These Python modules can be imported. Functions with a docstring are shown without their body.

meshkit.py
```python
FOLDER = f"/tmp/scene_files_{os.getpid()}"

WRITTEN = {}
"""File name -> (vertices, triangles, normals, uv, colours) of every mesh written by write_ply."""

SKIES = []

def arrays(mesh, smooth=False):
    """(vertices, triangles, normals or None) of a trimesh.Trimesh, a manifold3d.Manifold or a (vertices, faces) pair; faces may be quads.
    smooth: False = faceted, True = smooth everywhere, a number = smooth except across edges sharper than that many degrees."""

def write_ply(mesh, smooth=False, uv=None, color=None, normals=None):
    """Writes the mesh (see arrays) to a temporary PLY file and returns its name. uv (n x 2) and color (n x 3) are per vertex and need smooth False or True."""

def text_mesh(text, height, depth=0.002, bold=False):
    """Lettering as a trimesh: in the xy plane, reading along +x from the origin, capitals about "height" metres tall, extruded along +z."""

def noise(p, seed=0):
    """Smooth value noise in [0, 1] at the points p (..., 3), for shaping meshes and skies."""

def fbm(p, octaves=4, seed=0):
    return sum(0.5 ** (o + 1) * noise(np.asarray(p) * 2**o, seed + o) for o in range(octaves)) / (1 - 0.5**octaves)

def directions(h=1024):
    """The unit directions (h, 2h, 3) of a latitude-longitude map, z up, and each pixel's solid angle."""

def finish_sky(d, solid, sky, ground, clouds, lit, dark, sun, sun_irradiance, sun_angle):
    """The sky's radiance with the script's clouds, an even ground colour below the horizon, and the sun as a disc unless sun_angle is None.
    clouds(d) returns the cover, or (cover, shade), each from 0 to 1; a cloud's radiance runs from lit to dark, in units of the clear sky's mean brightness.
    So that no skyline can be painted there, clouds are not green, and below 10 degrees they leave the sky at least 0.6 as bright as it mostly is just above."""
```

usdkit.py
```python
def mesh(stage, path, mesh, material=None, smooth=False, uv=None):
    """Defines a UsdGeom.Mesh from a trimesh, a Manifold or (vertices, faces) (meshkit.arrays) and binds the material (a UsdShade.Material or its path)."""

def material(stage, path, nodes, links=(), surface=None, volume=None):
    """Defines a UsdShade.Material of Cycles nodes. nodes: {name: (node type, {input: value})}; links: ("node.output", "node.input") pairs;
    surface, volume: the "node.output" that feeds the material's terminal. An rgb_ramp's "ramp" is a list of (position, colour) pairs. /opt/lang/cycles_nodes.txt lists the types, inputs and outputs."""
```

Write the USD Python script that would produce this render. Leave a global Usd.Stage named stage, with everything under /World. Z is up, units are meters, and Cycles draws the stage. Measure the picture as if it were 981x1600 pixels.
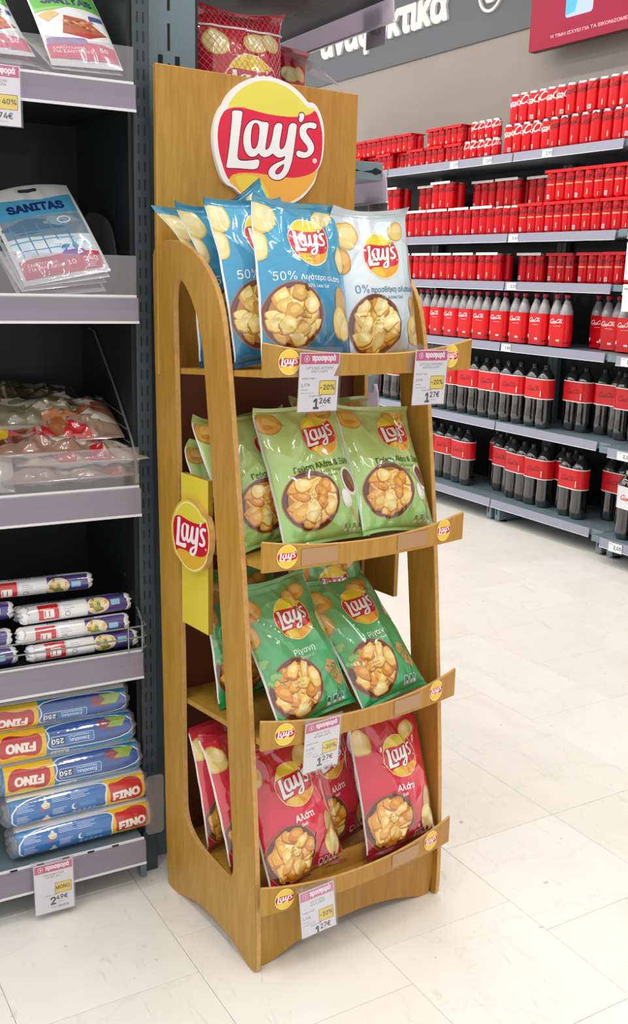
import math, random, glob
import numpy as np, trimesh, usdkit, meshkit
import shapely
from shapely import affinity
from shapely.geometry import Polygon, Point, box as sbox, LineString, MultiPolygon
from shapely.ops import unary_union
from pxr import Usd, UsdGeom, UsdLux, UsdShade, Gf, Sdf, Vt

stage = Usd.Stage.CreateInMemory()
UsdGeom.SetStageUpAxis(stage, 'Z'); UsdGeom.SetStageMetersPerUnit(stage, 1.0)
UsdGeom.Xform.Define(stage, '/World'); UsdGeom.Scope.Define(stage, '/World/Looks')
T_ = Sdf.ValueTypeNames

# ------------------------------------------------------------------ camera
FPX, PIT, ROLL, EYE = 1580.0, 0.22801, -0.02582, 1.35
fwd = np.array([0, math.cos(PIT), -math.sin(PIT)]); r0 = np.array([1.0, 0, 0]); d0 = np.cross(fwd, r0)
RT = math.cos(ROLL) * r0 + math.sin(ROLL) * d0
DN = -math.sin(ROLL) * r0 + math.cos(ROLL) * d0
cam = UsdGeom.Camera.Define(stage, '/World/camera')
cam.CreateHorizontalApertureAttr(36.0); cam.CreateFocalLengthAttr(36.0 * FPX / 981)
cam.CreateClippingRangeAttr(Gf.Vec2f(0.05, 200))
cam.CreateFStopAttr(0.0)
M4 = np.eye(4); M4[0, :3] = RT; M4[1, :3] = -DN; M4[2, :3] = -fwd; M4[3, :3] = (0, 0, EYE)
cam.AddTransformOp().Set(Gf.Matrix4d(*M4.ravel().tolist()))
cam.CreateExposureAttr(0.0)

# ------------------------------------------------------------------ light: rows of ceiling strip lamps, and the rest of the hall as a dim even surround
LAMP_POWER, DOME = 23.0, 0.30
CEIL = 3.75
dome = UsdLux.DomeLight.Define(stage, '/World/hall_surround')
dome.CreateIntensityAttr(DOME); dome.CreateColorAttr(Gf.Vec3f(1.0, 0.98, 0.95))

# frames: origin and heading of the stand (S), the near gondola (G) and the far drinks wall (K); x right, y away, z up
FR = {'S': (np.array([-0.097, 1.753, 0]), 36.0105), 'G': (np.array([-0.361, 2.037, 0]), 28.9693), 'K': (np.array([1.117, 5.531, 0]), -59.0789)}

def rotz(d):
    a = math.radians(d); return np.array([[math.cos(a), -math.sin(a), 0], [math.sin(a), math.cos(a), 0], [0, 0, 1]])
def rotx(d):
    a = math.radians(d); return np.array([[1, 0, 0], [0, math.cos(a), -math.sin(a)], [0, math.sin(a), math.cos(a)]])
def roty(d):
    a = math.radians(d); return np.array([[math.cos(a), 0, math.sin(a)], [0, 1, 0], [-math.sin(a), 0, math.cos(a)]])
def frame(f, p=(0, 0, 0), R=None):
    """4x4 (column vectors) of a local frame placed at p in frame f."""
    o, d = FR[f]; B = rotz(d); m = np.eye(4)
    m[:3, :3] = B @ (np.eye(3) if R is None else R); m[:3, 3] = o + B @ np.array(p, float); return m

# lamps run along the aisle (K x axis) 
LAMPS = []
def lamp_light(path, m, w, l, power):
    r = UsdLux.RectLight.Define(stage, path)
    r.CreateWidthAttr(w); r.CreateHeightAttr(l); r.CreateIntensityAttr(power); r.CreateColorAttr(Gf.Vec3f(1.0, 0.982, 0.955))
    r.AddTransformOp().Set(Gf.Matrix4d(*m.T.ravel().tolist()))

# ------------------------------------------------------------------ helpers
def lin(c):
    """'#rrggbb' or (r, g, b) in 0..255 sRGB -> linear"""
    if isinstance(c, str): c = [int(c[i:i + 2], 16) for i in (1, 3, 5)]
    x = np.asarray(c, float) / 255
    return np.where(x < 0.04045, x / 12.92, ((x + 0.055) / 1.055) ** 2.4)

used = {}
def fresh(parent, name):
    k = (parent, name); n = used.get(k, 0); used[k] = n + 1
    return parent + '/' + (name if n == 0 else '%s_%03d' % (name, n))

def tag(p, label=None, cat=None, group=None, kind=None):
    p = p.GetPrim() if hasattr(p, 'GetPrim') else p
    for k, v in (('label', label), ('category', cat), ('group', group), ('kind', kind)):
        if v: p.SetCustomDataByKey(k, v)
    return p

KINDS = False
def thing(name, label, cat, m=None, group=None, kind=None):
    path = fresh('/World/Kinds' if KINDS else '/World', name); x = UsdGeom.Xform.Define(stage, path)
    if m is not None: x.AddTransformOp().Set(Gf.Matrix4d(*np.asarray(m).T.ravel().tolist()))
    tag(x, label, cat, group, kind); return path

stage.CreateClassPrim('/World/Kinds')
_kinds = {}
def individual(key, build, m, label):
    """one of a kind: build() makes the kind once as a class, each individual refers to it"""
    global KINDS
    if key not in _kinds:
        KINDS = True; _kinds[key] = build(); KINDS = False
    src = _kinds[key]; cd = dict(stage.GetPrimAtPath(src).GetCustomData()); name = src.rsplit('/', 1)[1].rstrip('0123456789').rstrip('_')
    x = UsdGeom.Xform.Define(stage, fresh('/World', name)); x.GetPrim().GetReferences().AddInternalReference(src); x.GetPrim().SetInstanceable(True)
    x.MakeMatrixXform().Set(Gf.Matrix4d(*np.asarray(m).T.ravel().tolist()))
    tag(x, label, cd.get('category'), cd.get('group')); return x

def put(parent, name, geom, mat, smooth=False, col=None, nrm=None, label=None, kind=None):
    """one Mesh prim. geom: trimesh, manifold or (V, F); col: colour per vertex (linear), nrm: normals per vertex"""
    path = fresh(parent, name)
    if nrm is None and col is None:
        m = usdkit.mesh(stage, path, geom, mat, smooth=smooth)
    else:
        v, f, n = meshkit.arrays(geom, True if (nrm is None and smooth) else False)
        m = usdkit.mesh(stage, path, (v, f), mat, smooth=False)
        n = nrm if nrm is not None else n
        if n is not None:
            m.CreateNormalsAttr(Vt.Vec3fArray.FromNumpy(np.asarray(n, np.float32))); m.SetNormalsInterpolation('vertex')
        if col is not None:
            UsdGeom.PrimvarsAPI(m).CreatePrimvar('Cd', T_.Color3fArray, 'vertex').Set(Vt.Vec3fArray.FromNumpy(np.ascontiguousarray(col, np.float32)))
    if label: m.GetPrim().SetCustomDataByKey('label', label)
    if kind: m.GetPrim().SetCustomDataByKey('kind', kind)
    return path

def cat_(*gs):
    V, F, n = [], [], 0
    for g in gs:
        v, f, _ = meshkit.arrays(g); V.append(v); F.append(f + n); n += len(v)
    return np.vstack(V), np.vstack(F)
def tr(g, R=None, t=(0, 0, 0)):
    v, f, _ = meshkit.arrays(g)
    if R is not None: v = v @ np.asarray(R).T
    return v + np.asarray(t, float), f
def box(x0, x1, y0, y1, z0, z1, b=0.0):
    if b <= 0:
        m = trimesh.creation.box((x1 - x0, y1 - y0, z1 - z0)); return np.array(m.vertices) + [(x0 + x1) / 2, (y0 + y1) / 2, (z0 + z1) / 2], np.array(m.faces)
    P = []
    for sx in (0, 1):
        for sy in (0, 1):
            for sz in (0, 1):
                x, y, z = (x0, x1)[sx], (y0, y1)[sy], (z0, z1)[sz]; dx, dy, dz = b * (1 - 2 * sx), b * (1 - 2 * sy), b * (1 - 2 * sz)
                P += [(x + dx, y + dy, z), (x + dx, y, z + dz), (x, y + dy, z + dz)]
    h = trimesh.convex.convex_hull(np.array(P)); return np.array(h.vertices), np.array(h.faces)
def lathe(prof, n=24, cap=True):
    """profile [(r, z), ...] bottom to top around z"""
    prof = np.asarray(prof, float); a = np.arange(n) * 2 * np.pi / n
    V = np.stack([prof[:, None, 0] * np.cos(a), prof[:, None, 0] * np.sin(a), np.repeat(prof[:, 1:2], n, 1)], -1).reshape(-1, 3)
    F = []
    for i in range(len(prof) - 1):
        for j in range(n):
            k = (j + 1) % n; F += [(i * n + j, i * n + k, (i + 1) * n + k), (i * n + j, (i + 1) * n + k, (i + 1) * n + j)]
    V = list(V)
    if cap:
        for i, s in ((0, -1), (len(prof) - 1, 1)):
            if prof[i, 0] > 1e-6:
                V.append((0, 0, prof[i, 1])); c = len(V) - 1
                for j in range(n):
                    k = (j + 1) % n; F.append((c, i * n + k, i * n + j) if s < 0 else (c, i * n + j, i * n + k))
    return np.array(V), np.array(F)
def tube(pts, r, sides=6):
    p = np.asarray(pts, float); t = np.gradient(p, axis=0); t /= np.linalg.norm(t, axis=1, keepdims=True) + 1e-12
    ref = np.array([0, 0, 1.0]) if abs(t[:, 2]).mean() < 0.8 else np.array([1.0, 0, 0])
    a = np.cross(t, ref); a /= np.linalg.norm(a, axis=1, keepdims=True) + 1e-12; b = np.cross(t, a)
    an = np.arange(sides) * 2 * np.pi / sides
    V = (p[:, None] + r * (np.cos(an)[None, :, None] * a[:, None] + np.sin(an)[None, :, None] * b[:, None])).reshape(-1, 3)
    F = []
    for i in range(len(p) - 1):
        for j in range(sides):
            k = (j + 1) % sides; F += [(i * sides + j, i * sides + k, (i + 1) * sides + k), (i * sides + j, (i + 1) * sides + k, (i + 1) * sides + j)]
    n = len(V); V = np.vstack([V, p[0], p[-1]]); m = (len(p) - 1) * sides
    for j in range(sides):
        k = (j + 1) % sides; F += [(n, k, j), (n + 1, m + j, m + k)]
    return V, np.array(F)
def sphere(c, r, n=2):
    m = trimesh.creation.icosphere(n, 1.0); return np.array(m.vertices) * np.asarray(r) + np.asarray(c), np.array(m.faces)
def polys_of(g):
    if g.is_empty: return []
    return [p for p in getattr(g, 'geoms', [g]) if p.geom_type == 'Polygon' and p.area > 1e-12] if g.geom_type != 'GeometryCollection' else [p for q in g.geoms for p in polys_of(q)]
def extrude(poly, d0, d1, axes='xz'):
    """polygon in the plane of axes, thickness along the third axis from d0 to d1"""
    gs = []
    for p in polys_of(poly):
        m = trimesh.creation.extrude_polygon(p, d1 - d0, engine='earcut'); v = np.array(m.vertices); v[:, 2] += d0; f = np.array(m.faces)
        if axes == 'xz': v = v[:, [0, 2, 1]]; f = f[:, ::-1]
        if axes == 'yz': v = v[:, [2, 0, 1]]
        gs.append((v, f))
    return cat_(*gs)
def chaikin(pts, n=2, closed=True):
    p = np.asarray(pts, float)
    for _ in range(n):
        q = np.roll(p, -1, 0) if closed else p[1:]; a = p if closed else p[:-1]
        r = np.stack([0.75 * a + 0.25 * q, 0.25 * a + 0.75 * q], 1).reshape(-1, 2)
        p = r if closed else np.vstack([p[:1], r, p[-1:]])
    return p
def ell(cx, cy, rx, ry, n=28, rot=0.0):
    a = np.arange(n) * 2 * np.pi / n; return affinity.rotate(Polygon(np.c_[cx + rx * np.cos(a), cy + ry * np.sin(a)]), rot, origin=(cx, cy))
def rrect(x0, y0, x1, y1, r): return sbox(x0 + r, y0 + r, x1 - r, y1 - r).buffer(r, quad_segs=4)
def blob(cx, cy, rx, ry, rng, rough=0.12, n=18, rot=0.0):
    a = np.arange(n) * 2 * np.pi / n
    k = 1 + rough * sum(rng.uniform(-1, 1) * np.cos(m * a + rng.uniform(0, 6.28)) for m in (2, 3, 5)) / 1.6
    return affinity.rotate(Polygon(np.c_[cx + rx * k * np.cos(a), cy + ry * k * np.sin(a)]), rot, origin=(cx, cy)).buffer(0)

from PIL import Image, ImageDraw, ImageFont
_font = None; _glyphs = {}
def text_poly(text, height, bold=0, simp=0.7, slant=0.0):
    """lettering as a shapely shape, left end at the origin, capitals 'height' tall (same way as meshkit.text_mesh)"""
    global _font
    key = (text, bold, simp)
    if key not in _glyphs:
        _font = _font or ImageFont.truetype(glob.glob('/opt/blender-*/*/datafiles/fonts/Inter.woff2')[0], 96)
        x0, y0, x1, y1 = _font.getbbox(text, anchor='ls', stroke_width=bold)
        im = Image.new('L', (int(x1 - x0 + 8), int(y1 - y0 + 8)))
        ImageDraw.Draw(im).text((4 - x0, 4 - y0), text, 255, _font, anchor='ls', stroke_width=bold)
        on = np.pad(np.asarray(im) > 127, ((0, 0), (1, 1))).astype(np.int8)
        rows, st = np.nonzero(np.diff(on, axis=1) == 1); en = np.nonzero(np.diff(on, axis=1) == -1)[1]
        sh = shapely.union_all(shapely.box(st, -rows - 1, en, -rows)).buffer(0.6).buffer(-0.6).simplify(simp)
        _glyphs[key] = affinity.affine_transform(sh, [1, 0, 0, 1, -4, 4 - y0])
    s = height / 70.0
    return affinity.affine_transform(_glyphs[key], [s, s * slant, 0, s, 0, 0])
def text_at(text, x, y, height, bold=0, width=None, center=False, rot=0.0, simp=0.7):
    g = text_poly(text, height, bold, simp); x0, _, x1, _ = g.bounds
    if width: g = affinity.scale(g, width / (x1 - x0), 1, origin=(x0, 0)); x1 = x0 + width
    g = affinity.translate(g, x - x0 - ((x1 - x0) / 2 if center else 0), y)
    return affinity.rotate(g, rot, origin=(x, y)) if rot else g

def flatten(layers):
    """[(shape, colour), ...] painted in this order -> disjoint pieces"""
    out, top = [], None
    for g, c in reversed([(g if g.is_valid else g.buffer(0), c) for g, c in layers]):
        vis = g if top is None else g.difference(top)
        out.append((vis, c)); top = g if top is None else top.union(g)
    return out[::-1]
def cut(pieces, xs, ys):
    """cuts pieces along a grid and triangulates: (P (n, 2), F, C)"""
    P, F, C, n = [], [], [], 0
    for g, c in pieces:
        for p in polys_of(g):
            x0, y0, x1, y1 = p.bounds; shapely.prepare(p)
            gx = [x for x in xs if x0 < x < x1]; gy = [y for y in ys if y0 < y < y1]
            ex = [x0] + gx + [x1]; ey = [y0] + gy + [y1]
            for i in range(len(ex) - 1):
                for j in range(len(ey) - 1):
                    cell = sbox(ex[i], ey[j], ex[i + 1], ey[j + 1])
                    if len(ex) + len(ey) == 4: parts = [p]
                    elif p.contains(cell):
                        P.append(np.array([(ex[i], ey[j]), (ex[i + 1], ey[j]), (ex[i + 1], ey[j + 1]), (ex[i], ey[j + 1])])); F.append(np.array([(0, 1, 2), (0, 2, 3)]) + n); C.append(np.repeat([c], 4, 0)); n += 4; continue
                    else: parts = polys_of(p.intersection(cell))
                    for q in parts:
                        try: v, f = trimesh.creation.triangulate_polygon(q, engine='earcut')
                        except Exception: continue
                        if len(f) == 0: continue
                        v = np.asarray(v)[:, :2]; f = np.asarray(f)
                        a = np.cross(np.c_[v[f[:, 1]] - v[f[:, 0]], np.zeros(len(f))], np.c_[v[f[:, 2]] - v[f[:, 0]], np.zeros(len(f))])[:, 2]
                        f = np.where((a < 0)[:, None], f[:, ::-1], f)
                        P.append(v); F.append(f + n); C.append(np.repeat([c], len(v), 0)); n += len(v)
    if not P: return np.zeros((0, 2)), np.zeros((0, 3), int), np.zeros((0, 3))
    P, F, C = np.vstack(P), np.vstack(F), np.vstack(C); u, inv = np.unique(F.ravel(), return_inverse=True)
    return P[u], inv.reshape(-1, 3), C[u]
def clusters(layers, gap):
    """splits painted layers into groups that lie apart by more than gap"""
    blobs = polys_of(unary_union([g.envelope.buffer(gap / 2) for g, _ in layers if not g.is_empty])); out = [[] for _ in blobs]
    for g, c in layers:
        if g.is_empty: continue
        q = g.representative_point(); k = next((i for i, b in enumerate(blobs) if b.contains(q)), 0); out[k].append((g, c))
    return [o for o in out if o]
def flat_print(layers, size=1.0, x=0, y=0.0, z=0, facing='y', step=None):
    """painted layers on a flat card facing -y (x right, z up): geom, colours"""
    pcs = [(g, lin(c)) for g, c in flatten(layers)]
    P, F, C = cut(pcs, [], [])
    V = np.c_[P[:, 0] * size + x, np.full(len(P), y), P[:, 1] * size + z]
    return (V, F), C
def put_print(parent, name, layers, mat, size=1.0, x=0, y=0.0, z=0, label=None, bend=None):
    g, c = flat_print(layers, size, x, y, z)
    V, F = g
    if bend: V = bend(V)
    return put(parent, name, (V, F), mat, col=c, label=label)

# ------------------------------------------------------------------ materials
def mat(name, nodes, links=(), surface='p.BSDF'):
    return usdkit.material(stage, '/World/Looks/' + name, nodes, links, surface=surface)
def plain(name, c, rough=0.5, metal=0.0, spec=0.5, coat=0.0, bump=0.0, bscale=40.0, var=0.0):
    nodes = {'p': ('principled_bsdf', dict(base_color=lin(c), roughness=rough, metallic=metal, specular_ior_level=spec, coat_weight=coat, coat_roughness=0.08))}; links = []
    if bump or var:
        nodes['tc'] = ('texture_coordinate', {}); nodes['n'] = ('noise_texture', dict(scale=bscale, detail=4.0)); links += [('tc.object', 'n.vector')]
    if bump:
        nodes['b'] = ('bump', dict(strength=bump, distance=0.002)); links += [('n.fac', 'b.height'), ('b.normal', 'p.normal')]
    if var:
        a = lin(c); nodes['r'] = ('rgb_ramp', dict(ramp=[(0.3, a * (1 - var)), (0.7, np.minimum(a * (1 + var), 1))])); links += [('n.fac', 'r.fac'), ('r.color', 'p.base_color')]
    return mat(name, nodes, links)
def printed(name, rough, spec=0.5, coat=0.0, crinkle=0.0, cscale=60.0, coat_rough=0.06):
    """colour from the mesh's own print (primvar Cd)"""
    nodes = {'a': ('attribute', dict(attribute='Cd')), 'p': ('principled_bsdf', dict(roughness=rough, specular_ior_level=spec, coat_weight=coat, coat_roughness=coat_rough, coat_ior=1.8 if coat >= 1 else 1.5))}
    links = [('a.color', 'p.base_color')]
    if crinkle:
        nodes['tc'] = ('texture_coordinate', {}); nodes['n'] = ('noise_texture', dict(scale=cscale, detail=3.0, distortion=0.6)); nodes['b'] = ('bump', dict(strength=crinkle, distance=0.004))
        links += [('tc.object', 'n.vector'), ('n.fac', 'b.height'), ('b.normal', 'p.normal')]
        if coat: links += [('b.normal', 'p.coat_normal')]
    return mat(name, nodes, links)
def wood(name, dark, light, rough=0.42, sc=(14, 14, 1.6)):
    return mat(name, {'tc': ('texture_coordinate', {}), 'm': ('mapping', dict(scale=sc)), 'n': ('noise_texture', dict(scale=5.0, detail=6.0, roughness=0.6, distortion=0.8)),
        'w': ('noise_texture', dict(scale=1.3, detail=2.0)), 'r': ('rgb_ramp', dict(ramp=[(0.25, lin(dark)), (0.5, (lin(dark) + lin(light)) / 2), (0.72, lin(light))])),
        'mx': ('mix', dict(fac=0.35, mix_type='soft_light')), 'b': ('bump', dict(strength=0.12, distance=0.002)), 'p': ('principled_bsdf', dict(roughness=rough, specular_ior_level=0.4, coat_weight=0.15, coat_roughness=0.25))},
        [('tc.object', 'm.vector'), ('m.vector', 'n.vector'), ('tc.object', 'w.vector'), ('n.fac', 'r.fac'), ('r.color', 'mx.color1'), ('w.color', 'mx.color2'), ('mx.color', 'p.base_color'), ('n.fac', 'b.height'), ('b.normal', 'p.normal')])
def clear(name, c, fac, rough=0.05, body=None):
    """thin clear plastic: mostly see-through, with a gloss and a little body colour"""
    nodes = {'t': ('transparent_bsdf', dict(color=lin(c))), 'g': ('glossy_bsdf', dict(color=(1, 1, 1), roughness=rough)), 'd': ('diffuse_bsdf', dict(color=lin(body or (225, 220, 228)))),
             'm1': ('mix_closure', dict(fac=fac)), 'm2': ('mix_closure', dict(fac=0.055))}
    return mat(name, nodes, [('t.BSDF', 'm1.closure1'), ('d.BSDF', 'm1.closure2'), ('m1.closure', 'm2.closure1'), ('g.BSDF', 'm2.closure2')], surface='m2.closure')
WOOD = wood('varnished_plywood', (166, 118, 42), (194, 146, 64))
WOODEDGE = plain('plywood_edge', (206, 160, 95), 0.5, var=0.12, bscale=90)
BROWN = plain('brown_hardboard', (112, 56, 30), 0.55, var=0.08, bscale=6)
PRINT = printed('matt_print', 0.42, 0.4)
CARD = printed('card_print', 0.5, 0.35)
FILM = printed('crisp_film', 0.26, 0.5, 1.0, 0.07, 26.0, 0.04)
FILMBACK = plain('film_back', (226, 227, 230), 0.3, coat=0.4, bump=0.2, bscale=45)
GLOSS = printed('can_print', 0.24, 0.5, 0.3)
WHITE = plain('white_plastic', (238, 238, 240), 0.4)
YELLOWP = plain('yellow_panel', (226, 208, 60), 0.4)
TAPE = plain('packing_tape', (178, 138, 96), 0.22, coat=0.5)
POSTSTEEL = plain('shaded_slate_steel', (58, 70, 77), 0.45, 0.0, 0.5, 0.1)  # slate steel darkened: the shade on the post is put into its colour
STEEL = plain('slate_steel', (104, 124, 132), 0.42, 0.0, 0.5, 0.15, 0.05, 120, 0.05)
DARKSTEEL = plain('dark_steel', (26, 30, 35), 0.5, 0.0, 0.4, 0.1)
KSTEEL = plain('grey_blue_steel', (112, 132, 142), 0.4, 0.0, 0.5, 0.15)
BLACKHOLE = plain('slot_shadow_black', (10, 12, 14), 0.8)
RAIL = plain('lavender_rail', (134, 127, 143), 0.3, 0.0, 0.5, 0.3)
RAILCLEAR = mat('pale_clear_rail', {'d': ('diffuse_bsdf', dict(color=lin((236, 230, 242)))), 't': ('translucent_bsdf', dict(color=lin((236, 230, 242)))), 'm': ('mix_closure', dict(fac=0.6)), 'g': ('glossy_bsdf', dict(roughness=0.2)), 'n': ('mix_closure', dict(fac=0.06))}, [('d.BSDF', 'm.closure1'), ('t.BSDF', 'm.closure2'), ('m.closure', 'n.closure1'), ('g.BSDF', 'n.closure2')], surface='n.closure')
RAILK = plain('grey_rail', (150, 152, 172), 0.3, 0.0, 0.5, 0.3)
RAILLIP = plain('rail_lip', (222, 220, 228), 0.35)
ACRYLIC = clear('clear_acrylic', (240, 240, 242), 0.09)
SLEEVE = clear('clear_sleeve', (250, 250, 252), 0.03)
FOILCLEAR = clear('clear_wrap', (236, 234, 236), 0.2, 0.12)
WIRE = plain('zinc_wire', (140, 148, 152), 0.35, 0.6)
ALU = plain('aluminium', (205, 205, 208), 0.28, 0.9)
COLA = plain('cola_bottle', (14, 9, 9), 0.13, 0.0, 1.0, 1.0)
PETNECK = plain('clear_pet_neck', (46, 40, 42), 0.12, 0.0, 0.9, 0.5)
SHRINK = plain('silver_shrink_film', (165, 160, 165), 0.15, 0.0, 0.8, 0.5, 0.6, 60)
CAPRED = plain('red_cap', (205, 30, 70), 0.35)
CAPGREY = plain('grey_cap', (198, 200, 204), 0.35)
CAPBLACK = plain('black_cap', (24, 22, 24), 0.35)
REDFILM = plain('red_film', (218, 10, 20), 0.28, 0.0, 0.4, 0.12)
REDLABEL = plain('red_label', (214, 20, 30), 0.35)
WHITELABEL = plain('white_label', (228, 228, 232), 0.35)
CANRED = plain('red_can', (216, 8, 24), 0.28, 0.1, 0.4, 0.12)
WALLP = plain('beige_wall_paint', (160, 151, 145), 0.8, var=0.02, bscale=3)
SIGNGREY = plain('slate_grey_paint', (104, 108, 114), 0.7)
SIGNWHITE = plain('white_letter', (236, 234, 232), 0.5)
CEILM = plain('ceiling_white', (222, 220, 215), 0.8)

# ------------------------------------------------------------------ the round crisps logo (drawn from the sign; unit = width / 1000)
LG = dict(
    outer="-73,464 33,464 139,445 234,405 307,354 339,325 358,328 387,328 420,310 456,263 485,197 500,124 500,26 493,-51 478,-109 445,-157 438,-190 420,-252 365,-321 292,-387 193,-434 99,-464 15,-464 -80,-460 -175,-427 -255,-391 -325,-339 -372,-332 -420,-292 -456,-204 -485,-117 -500,-11 -493,73 -471,146 -438,204 -416,226 -383,288 -318,354 -241,405 -150,445",
    yellow="-383,208 -339,277 -274,343 -197,394 -106,427 -15,438 80,427 175,398 248,354 310,307 339,288 365,285 394,292 405,281 372,248 310,226 215,208 120,201 0,201 -91,208 -182,219 -263,226 -339,215",
    red="-394,193 -339,215 -263,226 -182,219 -91,208 0,201 120,201 215,208 310,226 372,248 405,281 438,237 467,168 485,84 482,-15 471,-91 442,-153 372,-197 299,-219 226,-234 128,-237 33,-234 -62,-226 -153,-226 -245,-230 -314,-245 -347,-263 -361,-296 -394,-245 -423,-175 -449,-95 -460,-7 -456,66 -438,131 -416,168",
    orange="-361,-296 -347,-263 -314,-245 -245,-230 -153,-226 -62,-226 33,-234 128,-237 226,-234 299,-219 372,-197 442,-153 434,-182 412,-241 350,-314 277,-372 182,-420 84,-449 4,-456 -80,-449 -164,-423 -245,-383 -314,-332 -350,-314",
    gold="-318,-263 -223,-241 -120,-245 -47,-292 15,-412 -58,-438 -150,-409 -234,-369 -288,-321",
    L="-339,197 -259,201 -248,190 -252,168 -270,47 -285,-62 -292,-146 -223,-146 -153,-135 -109,-124 -95,-135 -99,-164 -113,-190 -153,-201 -245,-201 -336,-204 -387,-208 -380,-179 -361,-69 -347,51 -336,161",
    ay="-77,142 -15,146 -22,99 -40,-4 -47,-51 -33,-51 -7,-33 18,40 36,146 109,153 99,95 80,0 88,-36 106,-36 135,-7 153,69 168,161 241,164 234,106 219,0 204,-95 186,-153 157,-212 109,-252 58,-263 11,-252 -15,-226 -11,-193 22,-157 80,-128 131,-109 139,-77 113,-91 77,-99 44,-88 22,-69 7,-84 -29,-102 -62,-106 -91,-95 -102,-77 -120,-99 -157,-113 -190,-109 -219,-84 -237,-40 -241,15 -230,69 -208,109 -175,139 -142,150 -106,150",
    h1="-142,131 -113,128 -99,102 -99,66 -106,11 -120,-40 -146,-58 -168,-47 -175,4 -172,66 -161,109",
    h2="128,-135 91,-157 55,-186 44,-212 62,-223 91,-212 117,-182 128,-153",
    ap="263,241 292,245 307,230 303,204 285,179 266,175 255,190 259,208 266,212 255,223",
    s="423,179 423,150 401,139 361,146 332,135 325,109 347,84 383,51 409,7 401,-29 369,-62 321,-80 270,-80 241,-69 237,-44 255,-29 288,-36 325,-40 347,-22 343,4 310,33 277,62 263,99 266,139 296,168 350,182 391,186",
    reg="438,-91 431,-106 416,-113 398,-109 391,-95 398,-80 412,-73 431,-77",
)
def lpoly(k, n=2): return Polygon(chaikin([[float(x) for x in p.split(',')] for p in LG[k].split()], n) / 1000.0).buffer(0)
LP = {k: lpoly(k) for k in LG}
LP['ay'] = LP['ay'].difference(LP['h1']).difference(LP['h2'])
LETTERS = unary_union([LP[k] for k in ('L', 'ay', 'ap', 's')])
def logo_layers(x, y, w, h=None, rot=0.0, ring='#f4ead0', ringw=0.022, small=False):
    """painted layers of the logo centred at x, y"""
    h = h or w; f = lambda g: affinity.translate(affinity.rotate(affinity.scale(g, w, h, origin=(0, 0)), rot, origin=(0, 0)), x, y)
    base = unary_union([LP['yellow'], LP['red'], LP['orange']])
    L = [(base.buffer(ringw), ring), (LP['orange'], '#f3a93c'), (LP['gold'], '#f0cf4a'), (LP['yellow'], '#f2d83c'), (LP['red'], '#d4122f')]
    if not small: L.append((LETTERS.buffer(0.012), '#8e0f2a'))
    L += [(LETTERS, '#fbfafa'), (LP['reg'], '#f3c6cc')]
    return [(f(g.simplify(0.004 if small else 0.0015)), c) for g, c in L]
def round_logo(x, y, w, h):
    """sticker version: a yellow disc with the red band"""
    f = lambda g: affinity.translate(affinity.scale(g, w, h, origin=(0, 0)), x, y)
    disc = ell(0, 0, 0.5, 0.5, 36); band = LP['red'].intersection(disc.buffer(0.03)); k = lambda g: affinity.scale(g, 1.02, 1.0, origin=(0, 0))
    return [(f(disc), '#f6e08a'), (f(ell(0, 0, 0.46, 0.46, 36)), '#f3cf52'), (f(affinity.scale(LP['red'], 1.0, 0.72, origin=(0, 0))), '#c81530'), (f(affinity.scale(LETTERS, 1.0, 0.8, origin=(0, 0))), '#fdfcfc')]

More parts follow.
